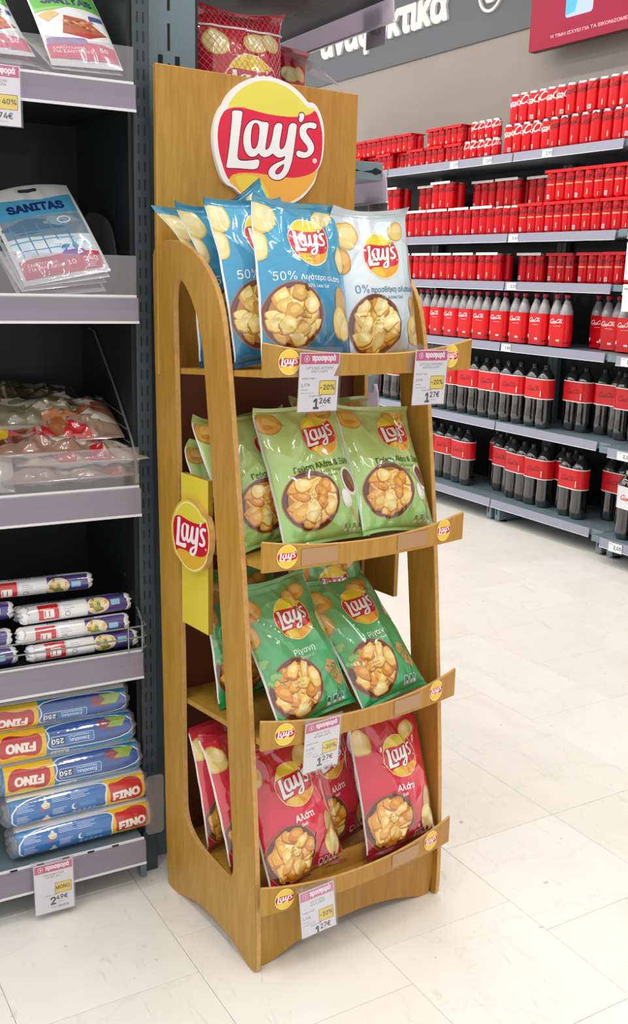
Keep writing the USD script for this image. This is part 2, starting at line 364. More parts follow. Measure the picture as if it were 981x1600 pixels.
# ------------------------------------------------------------------ crisp packets: printed fronts in millimetres (200 wide, 285 high)
def chip(x, y, rx, ry, rng, rot=0.0, tone=0):
    a = blob(x, y, rx, ry, rng, 0.08, 22, rot); b = affinity.scale(a, 0.9, 0.88); c = affinity.translate(affinity.scale(a, 0.6, 0.45), rx * 0.12, ry * 0.2); d = affinity.translate(affinity.scale(a, 0.42, 0.22), -rx * .2, -ry * 0.35)
    t = [('#d6ab50', '#ecd07e', '#f3e0a0', '#dcb45e'), ('#bf832c', '#dba448', '#e6b864', '#c78c34'), ('#dcbc66', '#efdc98', '#f6eab8', '#e2c878')][tone % 3]
    return [(a, t[0]), (b, t[1]), (c, t[2]), (d, t[3] if tone % 3 == 1 else t[1])]
def bowl(x, y, r, rng, warm):
    L = [(ell(x, y, r, r, 44), '#a87256'), (ell(x, y, r * 0.975, r * 0.975, 44), '#6a3024'), (ell(x + r * .01, y - r * 0.02, r * 0.88, r * 0.88, 40), '#4a1e18'), (ell(x, y, r * 0.82, r * 0.82, 40), '#b8782a')]
    pal = [('#cfa03c', '#ecd078', '#f5e4a4'), ('#c4922e', '#e2bc58', '#eed488'), ('#d9b04c', '#f1dc90', '#f8ecba'), ('#b27c24', '#d2a03c', '#e2bb62')] if not warm else [('#d9962c', '#f2cb6a', '#f9e29c'), ('#cc801e', '#e8aa40', '#f2c86c'), ('#dfa438', '#f5d984', '#fbecb4'), ('#bc6814', '#da8e26', '#eab04c')]
    clip = ell(x, y, r * 0.9, r * 0.9, 40); N_ = 30; ring = [(2.39996 * i + rng.uniform(-.4, .4), 0.74 * math.sqrt((i + .5) / N_)) for i in range(N_)]; ring = [ring[i] for i in rng.permutation(N_)]
    for i, (a, d) in enumerate(ring):
        cx, cy = x + r * d * math.cos(a), y + r * d * math.sin(a); rot = rng.uniform(0, 180)
        q = blob(cx, cy, r * rng.uniform(0.25, 0.38), r * rng.uniform(0.15, 0.26), rng, 0.17, 18, rot).intersection(clip); c = pal[rng.integers(4)]
        sh = affinity.translate(q, 1.2 * rng.uniform(-1, 1), -2.0).intersection(clip)
        L += [(sh, '#9a5f1c' if not warm else '#b0601a'), (q, c[0]), (affinity.translate(affinity.scale(q, 0.93, 0.88), 0.4, 0.8), c[1]), (affinity.rotate(affinity.translate(affinity.scale(q, 0.55, 0.42), r * .04, r * .04), rng.uniform(-30, 30)), c[2])]
    return L
def potato(x, y):
    return [(ell(x, y, 17, 34, 24, 8), '#b98d52'), (ell(x - 2, y + 3, 13, 29, 24, 8), '#cfa66a')]
def leaf(x, y, s, rng, c1='#5f9a52', c2='#86b868'):
    L = [(LineString([(x - s * .8, y + s * .5), (x, y), (x + s * 1.1, y - s * 1.6)]).buffer(s * 0.10), c1)]
    for i in range(10):
        a = rng.uniform(0, 6.28); d = rng.uniform(0, s); q = blob(x + d * math.cos(a), y + d * math.sin(a), s * 0.46, s * 0.32, rng, 0.3, 12, rng.uniform(0, 180)); L.append((q, [c1, c2][i % 2]))
    return L
def pill(x, y, c, fill): return [(rrect(x, y, x + 10.5, y + 20, 5), c), (rrect(x + 1.3, y + 1.3, x + 9.2, y + 18.7, 3.9), fill), (ell(x + 5.2, y + 6, 3.1, 3.4, 12), c)]
DY = {'green': -15, 'red': -20, 'pale': -17, 'net': 0}
def design(kind):
    """[(part name, painted layers), ...], in the order in which they are printed"""
    rng = np.random.default_rng({'blue': 3, 'pale': 5, 'lime': 7, 'green': 11, 'red': 13, 'net': 17}[kind]); D = []
    rot = {'lime': 6.0, 'green': -3.0, 'red': 5.0}.get(kind, 0.0); warm = kind in ('lime', 'green', 'red')
    if kind != 'net': D.append(('bowl_picture', bowl(-20, 84, 60, rng, warm)))
    if kind == 'lime':
        D.append(('dip_picture', [(ell(78, 112, 21, 31, 26, 14), '#f3f2ee'), (ell(78, 113, 16.5, 25, 26, 14), '#6b1428'), (ell(80, 106, 9, 16, 20, 14), '#8c2a2c')]))
        D.append(('spoon_picture', [(LineString([(60, 78), (88, 26)]).buffer(3.4), '#cfae78'), (ell(60, 78, 14, 20, 22, 20), '#e8e6dc'), (ell(59, 80, 11, 15, 22, 20), '#fbfbfa')]))
    if kind == 'green':
        D.append(('herb_picture', leaf(-78, 158, 20, rng))); D.append(('herb_picture', leaf(-62, 120, 14, rng)))
        sc = Polygon([(52, 100), (62, 112), (80, 104), (94, 66), (90, 58), (70, 70)]).buffer(3)
        D.append(('scoop_picture', [(sc, '#c99a58')] + [(blob(58 + rng.uniform(0, 28), 72 + rng.uniform(0, 34), 3.2, 1.8, rng, 0.3, 8, rng.uniform(0, 180)).intersection(sc), ['#7d7a32', '#a09a4a', '#5f6a2a'][i % 3]) for i in range(70)]))
    if kind in ('blue', 'pale', 'red'):
        D.append(('potato_picture', potato(90, 104) + chip(84, 72, 20, 29, rng, 10, 0) + chip(98, 62, 14, 22, rng, -10, 2)))
    pc = {'lime': ('#dff0c8', '#7da35a'), 'green': ('#e8f4ee', '#10786a'), 'red': ('#f0d8dc', '#8c1020')}.get(kind)
    if pc:
        for i in range(4): D.append(('nutrition_mark', pill(44 + 13 * i, 10 - DY.get(kind, 0), *pc)))
    t1 = {'blue': 2, 'pale': 0}.get(kind, 1 if kind in ('lime', 'green') else 0)
    if kind == 'net': D += [('crisp_picture', chip(-58, 214, 25, 27, rng, 20, 2)), ('crisp_picture', chip(30, 222, 34, 20, rng, 10, 2) + chip(66, 226, 24, 18, rng, -10, 2))]
    else:
        D += [('crisp_picture', chip(-62, 254, 26, 25, rng, 20, t1)), ('crisp_picture', chip(66, 262, 26, 17, rng, 15, t1) + (chip(40, 256, 18, 16, rng, 5, t1) if kind in ('lime', 'green') else []))]
        if kind in ('blue', 'pale', 'green'): D += [('crisp_picture', chip(-78, 208, 18, 26, rng, 0, 2 if kind == 'blue' else 1)), ('crisp_picture', chip(100, 188, 12, 24, rng, 0, 2))]
    W_ = {'blue': [(text_at('50%', -58, 146, 15, 0), '#f4f8fa'), (text_at('Λιγότερο αλάτι', -8, 146, 9.5, 2, 100), '#f4f8fa'), (text_at('50% Less Salt', 6, 133, 5.5, 2), '#e3eff5')],
        'pale': [(text_at('0%', -62, 146, 15, 0), '#2a6f9e'), (text_at('προσθήκη αλατιού', -28, 146, 10.5, 1, 122), '#3b7fae'), (text_at('0% Added Salt', -2, 133, 6, 1), '#5c93b8')],
        'lime': [(text_at('Γεύση Αλάτι & Ξύδι', -44, 143, 12, 3, 138, rot=3), '#2d5a22'), (text_at('Salt & Vinegar', 10, 134, 6, 1, rot=3), '#4f8a2c'), (text_at('Flavour', 24, 125, 5, 1, rot=3), '#4f8a2c')],
        'green': [(text_at('Ρίγανη', -6, 143, 12, 1), '#eef6ec'), (text_at('Oregano', 6, 132, 6, 1), '#c8e0c4')],
        'red': [(text_at('Αλάτι', 0, 143, 13, 3), '#fdf6f4'), (text_at('Salt', 12, 131, 6.5, 2), '#fdf6f4')], 'net': []}[kind]
    D += [('lettering', [w]) for w in W_]
    if kind in ('lime', 'pale', 'red', 'green'): D.append(('date_print', [(text_at('14 04 26', -28, 92, 4, 1), '#4a3a20'), (text_at('MOD 0712', -28, 85, 3.2, 1), '#4a3a20')]))
    D.append(('logo', logo_layers(12 if kind == 'pale' else 24, 216, 92, 96, rot, ring='#f7f1da' if kind in ('pale', 'blue') else '#f1d58c') if kind != 'net' else logo_layers(12, 134, 128, 138, 0, ring='#f4e6c8')))
    if kind == 'blue': D.append(('date_print', [(text_at('14 04 26', 8, 186, 4, 1), '#4a3a20'), (text_at('MOD 0712', 8, 179, 3.2, 1), '#4a3a20')]))
    dy, dx = DY.get(kind, 0), {'net': 0, 'red': -21, 'green': -20, 'blue': -20}.get(kind, -12)
    return [(k, [(affinity.translate(g, 0 if (kind == 'lime' and k == 'logo') else dx, dy), c) for g, c in L]) for k, L in D]
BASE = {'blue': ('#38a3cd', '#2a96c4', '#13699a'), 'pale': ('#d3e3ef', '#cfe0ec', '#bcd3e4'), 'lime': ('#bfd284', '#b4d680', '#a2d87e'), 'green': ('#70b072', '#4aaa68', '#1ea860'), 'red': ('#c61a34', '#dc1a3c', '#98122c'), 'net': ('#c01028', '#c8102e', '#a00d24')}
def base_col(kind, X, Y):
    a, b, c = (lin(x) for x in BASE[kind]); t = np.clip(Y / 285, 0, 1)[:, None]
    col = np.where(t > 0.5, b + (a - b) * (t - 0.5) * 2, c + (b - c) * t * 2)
    if kind == 'red': # bright rays to the right of the bowl
        w = np.clip(1 - np.hypot((X - 55) / 70, (Y - 125) / 95), 0, 1)[:, None]; col = col + (lin('#ee2348') - col) * w
    if kind == 'pale':
        w = np.clip(1 - np.hypot((X + 10) / 90, (Y - 190) / 120), 0, 1)[:, None]; col = col + (lin('#eef5fa') - col) * w
    return col
NXB, NYB = 65, 88
BX = np.linspace(-97.5, 97.5, NXB); BY = np.linspace(12, 273, NYB); _des = {}
def design_cut(kind):
    if kind not in _des:
        clip = sbox(-97.5, 12, 97.5, 273); d = design(kind)
        fl = flatten([(g.intersection(clip), (i, c)) for i, (k, L) in enumerate(d) for g, c in L])
        _des[kind] = [(k, cut([(g, lin(ic[1])) for g, ic in fl if ic[0] == i], BX, BY)) for i, (k, L) in enumerate(d)]
    return _des[kind]

class Packet:
    """the pillow of one packet: front and back skins as functions of (X, Y) in millimetres"""
    def __init__(self, seed, T=0.034, w=0.2, h=0.285, slump=0.0, rough=1.0, flop=0.0):
        self.flop = flop
        r = self.r = np.random.default_rng(seed); self.T, self.w, self.h, self.seed, self.rough = T, w, h, seed, rough
        self.ph = r.uniform(0, 6.28, 8); self.off = r.uniform(0, 50, (6, 3)); self.ang = r.uniform(-0.8, 0.8, 3); self.slump = slump
        self.curl = r.uniform(-1, 1, 4)
    def A(self, t): return np.sin(np.pi * np.clip((t - 0.03) / 0.945, 0, 1) ** 0.92) ** 0.62
    def B(self, s): return np.clip(1 - np.abs(s) ** 2.6, 0, 1) ** 0.75
    def wr(self, s, t, back):
        q = np.stack([s * self.w * 0.5, t * self.h, np.full_like(s, 0.3 if back else 0.0)], -1); out = 0
        A, B = self.A(t), np.clip(1 - np.abs(s) ** 4, 0, 1)
        if not hasattr(self, 'folds'):                                                # straight pressed folds of the film
            r = np.random.default_rng(self.seed + 1000); self.folds = []
            for i in range(36):
                e = r.uniform(0, 1); x, y = r.uniform(-.09, .09), self.h * (r.uniform(.03, .3) if e < .35 else r.uniform(.65, .96) if e < .75 else r.uniform(.2, .8))
                a = r.normal(1.57, .55) if e < .75 else r.uniform(0, 3.14)
                self.folds.append((x, y, a, r.uniform(.015, .05), r.uniform(.0045, .011), r.uniform(.0014, .0052) * (1 if r.uniform() < .6 else -1), r.uniform(-3, 3)))
        if not back:
            for x, y, a, ln, w, am, k in self.folds:
                dx, dy = q[..., 0] - x, q[..., 1] - y; u_ = dx * math.cos(a) + dy * math.sin(a); v_ = -dx * math.sin(a) + dy * math.cos(a) + k * u_ * u_
                out = out + am * np.exp(-np.sqrt(v_ * v_ + 1e-6) / w) * np.exp(-(u_ / ln) ** 4)
        for i, (f, amp) in enumerate(((12, 0.008), (26, 0.0028))):                    # softer buckles
            c, sn = math.cos(self.ang[i] + i), math.sin(self.ang[i] + i)
            p = np.stack([(q[..., 0] * c + q[..., 1] * sn) * f, (-q[..., 0] * sn + q[..., 1] * c) * f * 0.4, q[..., 2]], -1) + self.off[i]
            n = meshkit.noise(p, self.seed % 97 + i); out = out + amp * (1 - np.abs(2 * n - 1)) ** 4
        out = out * np.sqrt(A) * B * self.rough
        out += 0.012 * (meshkit.noise(q * 14 + self.off[3], 5) - 0.5) * A * B * self.rough
        d1, d0 = np.clip((0.965 - t) / 0.2, 0, 1), np.clip((t - 0.035) / 0.16, 0, 1)
        g = np.sin(s * 11 + self.ph[0] + 1.5 * np.sin(s * 4 + self.ph[1])); g2 = np.sin(s * 13 + self.ph[2] + 1.5 * np.sin(s * 5 + self.ph[3]))
        out += 0.0042 * g * d1 * (1 - d1) ** 1.5 * 4 * B * self.rough + 0.0042 * g2 * d0 * (1 - d0) ** 1.5 * 4 * B * self.rough
        return out
    def S(self, X, Y, back=False):
        s, t = np.asarray(X, float) / 100, np.asarray(Y, float) / 285
        A = self.A(t)
        x = 0.5 * self.w * s * (1 - 0.055 * np.sin(np.pi * np.clip(t, 0, 1)) ** 0.7 + 0.022 * (meshkit.noise(np.stack([t * 9 + self.off[4, 0], np.sign(s) * 3.3, 0 * t], -1), 3) - 0.5)) + self.flop * np.clip((t - 0.68) / 0.32, 0, 1) ** 1.4
        z = self.h * t + 0.010 * (s * s) * np.clip((t - 0.7) / 0.3, 0, 1) * (1 + self.curl[0] * s) - 0.006 * np.abs(s) ** 3 * np.clip((0.25 - t) / 0.25, 0, 1)
        d = self.T * A * self.B(s) * (1.12 - 0.3 * t) + self.wr(s, t, back)
        y = (0.62 * d if back else -d)
        e = np.clip((t - 0.93) / 0.07, 0, 1); e0 = np.clip((0.07 - t) / 0.07, 0, 1)
        y = y + 0.007 * e * np.sin(s * 3 + self.ph[4]) - 0.012 * e * e + 0.006 * e0 * np.sin(s * 3.3 + self.ph[5])
        e2 = np.clip((t - 0.82) / 0.18, 0, 1); y = y + e2 * e2 * (0.02 * self.curl[1] * s * np.abs(s) + 0.012 * self.curl[2])
        return np.stack([x, y, z], -1)
    def SN(self, X, Y, off=0.0, back=False):
        e = 0.7; P = self.S(X, Y, back); n = np.cross(self.S(X + e, Y, back) - self.S(X - e, Y, back), self.S(X, Y + e, back) - self.S(X, Y - e, back))
        n /= np.linalg.norm(n, axis=-1, keepdims=True) + 1e-12
        if back: n = -n
        return P + off * n, n
def gridF(nx, ny, flip=False):
    i, j = np.meshgrid(np.arange(nx - 1), np.arange(ny - 1), indexing='ij'); a = i * ny + j
    q = np.stack([a, a + ny, a + ny + 1, a + 1], -1).reshape(-1, 4)
    if flip: q = q[:, ::-1]
    return np.vstack([q[:, [0, 1, 2]], q[:, [0, 2, 3]]])
def skin(pk, x0, x1, y0, y1, nx, ny, back=False, off=0.0):
    gx, gy = np.meshgrid(np.linspace(x0, x1, nx), np.linspace(y0, y1, ny), indexing='ij'); X, Y = gx.ravel(), gy.ravel()
    P, N = pk.SN(X, Y, off, back); return P, gridF(nx, ny, back), N, X, Y
def seal_geom(pk, y0, y1):
    """pressed seam: both skins with fine ribs across"""
    P, F, N, X, Y = skin(pk, -100, 100, y0, y1, 41, 13); rib = 0.0005 * (np.arange(len(Y)) % 13 % 2)[:, None] * N
    a = P + N * 0.0005 + rib; b = P - N * 0.0007
    return cat_((a, F), (b, F[:, ::-1])), np.vstack([X, X]).ravel(), np.vstack([Y, Y]).ravel()
def packet(label, kind, m, seed, group, T=0.034, w=0.2, h=0.285, rough=1.0, name='crisp_packet', skip=(), flop=0.0):
    t = thing(name, label, 'crisp packet', m, group); pk = Packet(seed, T, w, h, rough=rough, flop=flop)
    P, F, N, X, Y = skin(pk, -97.5, 97.5, 12, 273, NXB, NYB)
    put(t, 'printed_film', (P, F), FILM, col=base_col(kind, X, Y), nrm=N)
    P, F, N, X, Y = skin(pk, -100, 100, 10, 275, 45, 61, back=True); put(t, 'plain_film', (P, F), FILMBACK, nrm=N)
    eg = []
    for a, b in ((-100, -97.5), (97.5, 100)):
        P, F, N, X, Y = skin(pk, a, b, 10, 275, 3, 61); eg.append((P, F))
    put(t, 'side_fold', eg[0], FILMBACK, smooth=True); put(t, 'side_fold', eg[1], FILMBACK, smooth=True)
    for nm, y0, y1 in (('crimped_seal', 0, 12.5), ('crimped_seal', 272.5, 285)):
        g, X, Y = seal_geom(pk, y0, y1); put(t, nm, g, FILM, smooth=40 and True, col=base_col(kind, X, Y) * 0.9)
    for k, (p, f, c) in design_cut(kind):
        if k in skip or not len(p): continue
        V, N = pk.SN(p[:, 0], p[:, 1], 0.0007); put(t, k, (V, f), FILM, col=c, nrm=N)
    return t, pk

# ------------------------------------------------------------------ setting: floor tiles, drinks wall, ceiling
def kworld(x, y, z=0):
    o, d = FR['K']; return o + rotz(d) @ np.array([x, y, z])
KM = frame('K')
fl = thing('floor', None, None, KM, kind='structure')
put(fl, 'subfloor', box(-9, 7, -8, 1.2, -0.06, -0.006), plain('grey_screed', (120, 116, 108), 0.8))
def tilemat(name, c, seed):
    return mat(name, {'g': ('texture_coordinate', {}), 'n': ('noise_texture', dict(scale=2.2 + seed * 0.2, detail=6.0, roughness=0.62, distortion=1.4)), 'm': ('mapping', dict(scale=(1.0, 6.0, 1.0), rotation=(0, 0, 0.35 + 0.3 * seed), location=(seed * 3.1, 0, 0))),
        'v': ('noise_texture', dict(scale=3.2, detail=8.0, roughness=0.7, distortion=2.2)), 'r1': ('rgb_ramp', dict(ramp=[(0.3, lin(c) * 0.95), (0.6, lin(c))])), 'r2': ('rgb_ramp', dict(ramp=[(0.0, (1, 1, 1)), (0.60, (1, 1, 1)), (0.66, (0.86, 0.85, 0.83)), (0.7, (0.99, 0.99, 0.99)), (1, (1, 1, 1))])),
        'k': ('voronoi_texture', dict(feature='distance_to_edge', scale=2.1 + 0.3 * seed, randomness=1.0)), 'kd': ('vector_math', dict(math_type='multiply_add', vector2=(0.28, 0.28, 0.0))), 'kn': ('noise_texture', dict(scale=6.0, detail=5.0, roughness=0.65)), 'r4': ('rgb_ramp', dict(ramp=[(0.0, (0.72, 0.70, 0.66)), (0.004, (0.80, 0.78, 0.75)), (0.010, (1, 1, 1)), (1, (1, 1, 1))])), 'mx3': ('mix', dict(fac=0.2, mix_type='multiply')),
        's': ('noise_texture', dict(scale=34.0, detail=2.0)), 'r3': ('rgb_ramp', dict(ramp=[(0.0, (1, 1, 1)), (0.735, (1, 1, 1)), (0.76, (0.55, 0.53, 0.5)), (1, (0.5, 0.48, 0.45))])),
        'mx': ('mix', dict(fac=1.0, mix_type='multiply')), 'mx2': ('mix', dict(fac=0.8, mix_type='multiply')), 'p': ('principled_bsdf', dict(roughness=0.3, specular_ior_level=0.35))},
        [('g.object', 'n.vector'), ('g.object', 'm.vector'), ('m.vector', 'v.vector'), ('g.object', 's.vector'), ('n.fac', 'r1.fac'), ('v.fac', 'r2.fac'), ('s.fac', 'r3.fac'), ('r1.color', 'mx.color1'), ('r2.color', 'mx.color2'), ('mx.color', 'mx2.color1'), ('r3.color', 'mx2.color2'), ('g.object', 'kn.vector'), ('kn.color', 'kd.vector1'), ('g.object', 'kd.vector3'), ('kd.vector', 'k.vector'), ('k.distance', 'r4.fac'), ('mx2.color', 'mx3.color1'), ('r4.color', 'mx3.color2'), ('mx3.color', 'p.base_color')])
TILES = [tilemat('marble_tile_%d' % i, c, i) for i, c in enumerate(((246, 243, 236), (248, 246, 240), (244, 241, 233)))]
rng = np.random.default_rng(5); TP = 0.353; far = []
for j in range(-18, 4):
    y0 = -1.664 + TP * (j + 4); off = TP * rng.integers(0, 3) / 3.0
    for i in range(-28, 20):
        x0 = 0.68 + TP * i + off; g = 0.0005; cx, cy = x0 + TP / 2, y0 + TP / 2
        w = kworld(cx, cy); v = w - np.array([0, 0, EYE]); dz = v @ fwd
        b = box(x0 + g, x0 + TP - g, y0 + g, y0 + TP - g, -0.006, rng.uniform(-0.00025, 0.00025), 0.0005)
        inview = dz > 0.6 and -120 < 490 + FPX * (v @ RT) / dz < 1100 and 690 < 800 + FPX * (v @ DN) / dz < 1790
        if inview: put(fl, 'tile', b, TILES[rng.integers(3)])
        else: far.append(b)
put(fl, 'tiles_beyond', cat_(*far), TILES[0], kind='stuff')

wl = thing('wall_right', None, None, KM, kind='structure')
put(wl, 'plaster', box(-9, 7, 0.45, 0.6, 0, CEIL), WALLP)
cl = thing('ceiling', None, None, KM, kind='structure')
put(cl, 'ceiling_panel', box(-9, 7, -8, 0.6, CEIL, CEIL + 0.1), CEILM)
for j, y in enumerate((-0.95, -2.35, -3.75, -5.15, -6.5)):
    for i, x in enumerate((-5.6, -3.6, -1.6, 0.4, 2.4, 4.4)):
        m = frame('K', (x, y, CEIL - 0.03)); lamp_light('/World/strip_lamp_%02d' % (j * 6 + i), m, 1.5, 0.14, LAMP_POWER)

# grey sign band with raised letters over the drinks wall
sb = thing('aisle_sign', 'slate grey sign band with white Greek lettering high on the wall', 'sign', frame('K', (0, 0.45, 0)))
put(sb, 'board', box(-6.5, 0.6, -0.012, 0.0, 2.78, 3.45), SIGNGREY)
g = text_poly('αναψυκτικά', 0.195, 5)
x0, _, x1, _ = g.bounds; g = affinity.scale(g, 1.56 / (x1 - x0), 1, origin=(x0, 0)); g = affinity.translate(g, -2.955 - x0, 2.972)
for p in sorted(polys_of(g), key=lambda p: p.bounds[0]): put(sb, 'letter', extrude(p, -0.03, -0.012), SIGNWHITE)
put(sb, 'emblem_ring', extrude(ell(-0.985, 3.05, 0.115, 0.125, 48).difference(ell(-0.985, 3.05, 0.098, 0.108, 48)), -0.028, -0.012), SIGNWHITE)
cup = Polygon([(-1.025, 3.14), (-1.025, 3.0), (-1.01, 2.985), (-0.96, 2.985), (-0.945, 3.0), (-0.945, 3.05), (-0.96, 3.07), (-0.985, 3.07), (-0.985, 3.14)])
put(sb, 'emblem_cup', extrude(cup.buffer(0.006).difference(cup.buffer(-0.012)), -0.028, -0.012), SIGNWHITE)

# crimson poster panel
pp = thing('poster_panel', 'crimson offer panel with a pale blue card picture on the wall', 'poster', frame('K', (0, 0.3, 0)))
put(pp, 'backing', box(-0.47, 1.9, 0.0, 0.05, 2.6, 3.5, 0.004), plain('poster_edge', (110, 30, 50), 0.5))
put_print(pp, 'poster_print', [(sbox(-0.47, 2.6, 1.9, 3.5), '#a30d3a'), (rrect(-0.2, 2.728, 0.0, 3.1, 0.02), '#bcd0f0'), (Polygon([(-0.2, 2.74), (-0.13, 2.75), (-0.11, 2.83), (-0.05, 2.86), (-0.04, 3.1), (-0.2, 3.1)]), '#5cc0ea'),
    (text_at('Η ΤΙΜΗ ΙΣΧΥΕΙ ΓΙΑ ΤΑ ΕΙΚΟΝΙΖΟΜΕΝΑ ΠΡΟΪΟΝΤΑ  ΑΠΟ ΤΙΣ ΕΝΕΡΓΕΙΕΣ', -0.3, 2.645, 0.016, 2, 1.1), '#ecb9c8')], CARD, y=-0.002)

# ------------------------------------------------------------------ the wooden crisps stand
W = 0.49; TH = 0.012
st = thing('display_stand', 'varnished plywood crisps stand with four shelves and a round logo sign', 'display stand', frame('S'))
outer = [(.366, .004), (.381, .58), (.40, 1.14), (.406, 1.37), (.404, 1.39), (.393, 1.402), (.36, 1.412), (.325, 1.414), (.285, 1.408), (.245, 1.395), (.2, 1.369), (.165, 1.337), (.143, 1.30), (.129, 1.26), (.117, 1.205), (.108, 1.157), (.073, .926), (.05, .747), (.03, .562), (.004, .307), (-.009, .105), (-.010, .012), (-.006, .002), (.008, 0.0), (.03, .004), (.08, .020), (.12, .027), (.18, .031), (.24, .025), (.295, .008), (.325, 0.0), (.352, 0.0)]
inner = [(.313, 1.15), (.318, 1.25), (.319, 1.305), (.313, 1.332), (.300, 1.343), (.28, 1.335), (.262, 1.319), (.245, 1.30), (.222, 1.265), (.206, 1.225), (.194, 1.149), (.166, .957), (.136, .722), (.115, .56), (.093, .334), (.081, .20), (.083, .172), (.095, .156), (.12, .153), (.18, .158), (.225, .166), (.258, .180), (.279, .203), (.287, .24), (.294, .635)]
side = Polygon(chaikin(outer, 1)).difference(Polygon(chaikin(inner, 1)))
for x in (0.0, W - TH):
    sp = put(st, 'side_panel', extrude(side.buffer(-0.0012), x, x + TH, 'yz'), WOOD)
    put(sp, 'edge_band', extrude(side.difference(side.buffer(-0.0014)), x + 0.0011, x + TH - 0.0011, 'yz'), WOODEDGE)
put(st, 'header_board', box(-0.003, W - 0.004, 0.379, 0.391, 1.15, 1.739, 0.0015), WOOD)
put(st, 'back_panel', box(TH, W - TH, 0.352, 0.358, 0.12, 1.15), BROWN)
ZB = [1.179, .83, .484, .14]; VE = [-.008, -.014, -.018, -.028]; HE = [.058, .056, .059, .060]
def lipv(i, u): return VE[i] - 0.020 * (1 - ((u - W / 2) / (W / 2)) ** 2)
for i in range(4):
    zb = ZB[i]; us = np.linspace(TH + 0.001, W - TH - 0.001, 15)
    # shelf plate, sloping down to the back, its front following the lip
    top = [(u, lipv(i, u) + 0.006, zb + 0.012) for u in us] + [(us[-1], 0.35, zb - 0.013), (us[0], 0.35, zb - 0.013)]
    P = Polygon([(a[0], a[1]) for a in top]); v, f = extrude(P, -0.011, 0.0, 'xy')
    v = v.copy(); v[:, 2] += zb + 0.012 - 0.025 * np.clip(v[:, 1] + 0.03, 0, 0.38) / 0.37
    sh = put(st, 'shelf', (v, f), WOOD)
    # lip: a thin board bowed forward, low in the middle, with ears at the ends
    us = np.linspace(-0.001, W + 0.001, 25); k = np.abs((us - W / 2) / (W / 2)); zt = zb + 0.036 + (HE[i] - 0.036) * k ** 2.2
    fr_ = np.array([lipv(i, u) for u in us]); V = []
    for u, y, z in zip(us, fr_, zt): V += [(u, y, zb), (u, y, z), (u, y + 0.006, z), (u, y + 0.006, zb)]
    F = []
    for a in range(24):
        for b in range(4): F.append((4 * a + b, 4 * a + 4 + b, 4 * a + 4 + (b + 1) % 4, 4 * a + (b + 1) % 4))
    F += [(0, 1, 2, 3)[::1], (96, 99, 98, 97)]
    V = np.array(V); F = np.array([q[::-1] for q in F])
    lp = put(st, 'shelf_lip', (V, F), WOOD)
    put(lp, 'lip_edge', tube(np.c_[us, fr_ + 0.003, zt], 0.0026, 6), WOODEDGE)
    bend = lambda V, i=i, o=0.0009: np.c_[V[:, 0], [lipv(i, u) - o for u in V[:, 0]], V[:, 2]]
    for x in (0.047, W - 0.062):
        pz = zb + 0.0265 + (0.002 if x > .2 else 0)
        put_print(lp, 'logo_sticker', round_logo(x, pz, 0.042, 0.045), PRINT, bend=bend, label='round yellow and red logo sticker')
    ub = lambda a, b, z0, z1: tr(box(a, b, 0, 0.0005, z0, z1))
    for a, b in {0: ((0.055, 0.076), (0.305, 0.33)), 1: ((0.076, 0.154), (0.298, 0.379)), 2: ((0.306, 0.381),), 3: ((0.311, 0.389),)}[i]:
        uu = np.linspace(a, b, 6); zl = zb + (0.006 if i else 0.004); Vt_ = np.array([(u, lipv(i, u) - 0.0012, z) for u in uu for z in (zl, zl + 0.031)])
        Ft = [(2 * n, 2 * n + 2, 2 * n + 3, 2 * n + 1) for n in range(5)]
        put(lp, 'tape_strip', (np.vstack([Vt_, Vt_ + [0, 0.0009, 0]]), np.vstack([Ft, np.array(Ft)[:, ::-1] + 12])), TAPE if i else SLEEVE, label='strip of brown adhesive tape' if i else None)
# kick board at the foot with an arched lower edge
kb = Polygon(chaikin([(TH, .0), (.04, .0), (.07, .010), (.12, .024), (.18, .034), (.245, .037), (.31, .034), (.37, .024), (.42, .010), (.45, .0), (W - TH, .0), (W - TH, .185), (TH, .185)], 1))
put(st, 'foot_board', extrude(kb, 0.006, 0.018, 'xz'), WOOD)
# round sign on the header
sg = thing_part = fresh(st, 'logo_sign'); UsdGeom.Xform.Define(stage, sg)
SC, SW = (0.2535, 1.617), 0.2735
sgp = lambda g: affinity.translate(affinity.scale(g, SW, SW, origin=(0, 0)), *SC)
put(sg, 'sign_board', extrude(sgp(LP['outer']), 0.3705, 0.379, 'xz'), WHITE, label='white backing board of the round sign')
put_print(sg, 'sign_print', [(sgp(LP[k]), c) for k, c in (('outer', '#f4f3f2'), ('orange', '#f6b54c'), ('gold', '#eed452'), ('yellow', '#ecdf62'), ('red', '#e3294a'))] + [(sgp(LETTERS.buffer(0.008)), '#7e1a3c'), (sgp(LETTERS), '#f6f6f8'), (sgp(LP['reg']), '#f2d3da')], PRINT, y=0.3698)
for k in range(4):
    pass
